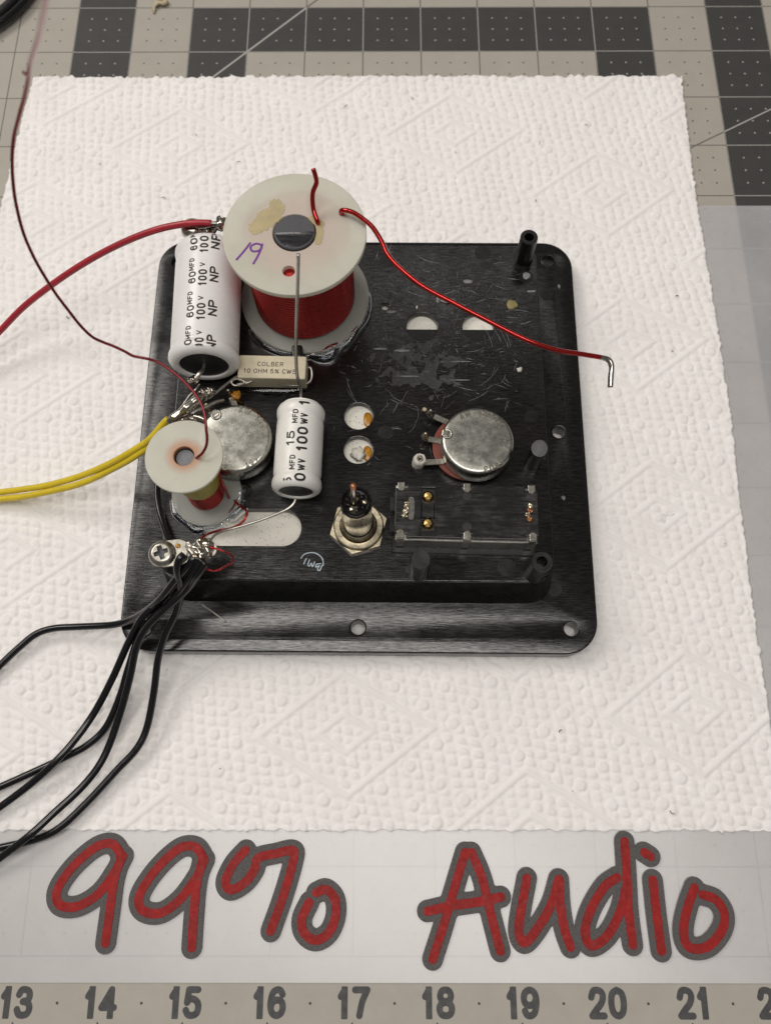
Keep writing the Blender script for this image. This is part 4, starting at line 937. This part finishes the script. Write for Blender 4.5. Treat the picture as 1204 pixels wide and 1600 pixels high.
GB = 'black wires soldered to the corner lug'
cable('black_wire', 'black wire curving off the towel, apart from the rest of the bundle', k6([(985, -45, 1.6), (950, 0, 1.58), (880, 80, 1.4), (800, 180, 1.1), (725, 242, .8), (650, 285, .55), (560, 309, .4), (400, 318, .28), (270, 326, .22), (180, 355, .19), (100, 418, .17), (0, 512, .15), (-120, 640, .13)]), .047, m_blackins, GB)
cable('black_wire', 'black wire arching over the panel edge, crossing another at the towel', k6([(1000, -30, 1.62), (960, 25, 1.5), (890, 95, 1.3), (790, 200, 1.0), (712, 270, .82), (645, 390, .62), (560, 580, .4), (470, 750, .28), (370, 890, .27), (270, 1000, .27), (150, 1108, .2), (0, 1220, .15), (-120, 1300, .13)]), .047, m_blackins, GB)
cable('black_wire', 'black wire bending sharply under its crossing neighbour on the towel', k6([(1015, -20, 1.62), (965, 45, 1.48), (860, 185, 1.1), (765, 270, .84), (695, 370, .66), (640, 530, .42), (598, 670, .28), (530, 820, .18), (440, 908, .15), (330, 968, .14), (200, 1030, .14), (0, 1120, .13), (-120, 1170, .13)]), .047, m_blackins, GB)
cable('black_wire', 'black wire sweeping from the lug down over the frosted sheet edge', k6([(1030, -5, 1.62), (990, 55, 1.5), (935, 130, 1.25), (810, 245, 1.0), (728, 330, .85), (682, 420, .7), (652, 560, .5), (610, 720, .34), (550, 900, .24), (490, 1020, .21), (400, 1130, .2), (270, 1250, .22), (150, 1360, .26), (0, 1475, .2), (-120, 1560, .14)]), .047, m_blackins, GB)
cable('black_wire', 'black wire hanging straight from the lug before curving off the towel', k6([(920, -45, 1.66), (895, -15, 1.66), (886, 40, 1.55), (904, 130, 1.25), (882, 240, .95), (826, 360, .72), (790, 480, .52), (770, 640, .36), (735, 820, .24), (682, 930, .2), (580, 1040, .17), (440, 1192, .15), (300, 1322, .14), (180, 1380, .12), (0, 1424, .1), (-120, 1445, .1)]), .047, m_blackins, GB)
cable('black_wire', 'black wire running under the small coil down to the lug', [(262, 735, 1.12), (250, 748, 1.12), (245, 765, 1.13), (248, 795, 1.14), (256, 822, 1.2), (266, 848, 1.3), (284, 862, 1.42)], .043, m_blackins)
cable('wire_offcut', 'short silver wire offcut lying on the panel flange', [(314, 944, ZF + .012), (333, 957, ZF + .014), (353, 971.5, ZF + .012)], .011, m_tin, cat='wire')
pc = thing('power_cable', 'black twin-core cable crossing the cutting mat corner', 'cable', tuple(P(20, 40, .0)))
build('core', *tube(wire([(-60, 75, .12), (-10, 42, .12), (20, 20, .12), (45, -8, .12), (60, -35, .12)]), .085, 12), m_blackins, pc)
build('core', *tube(wire([(-60, 61, .2), (-14, 29, .2), (13, 7, .2), (34, -18, .2), (48, -45, .2)]), .075, 12), m_rubber, pc)
cable('plastic_shaving', 'curled tan shaving on the cutting mat', [(238, 16, .03), (242, 9, .05), (248, 4, .06), (256, 5, .05), (260, 2, .04), (252, -1, .04), (244, 3, .05), (240, 20, .02)], [.012, .03, .04, .03, .02], m_cork, cat='shaving', seg=6)
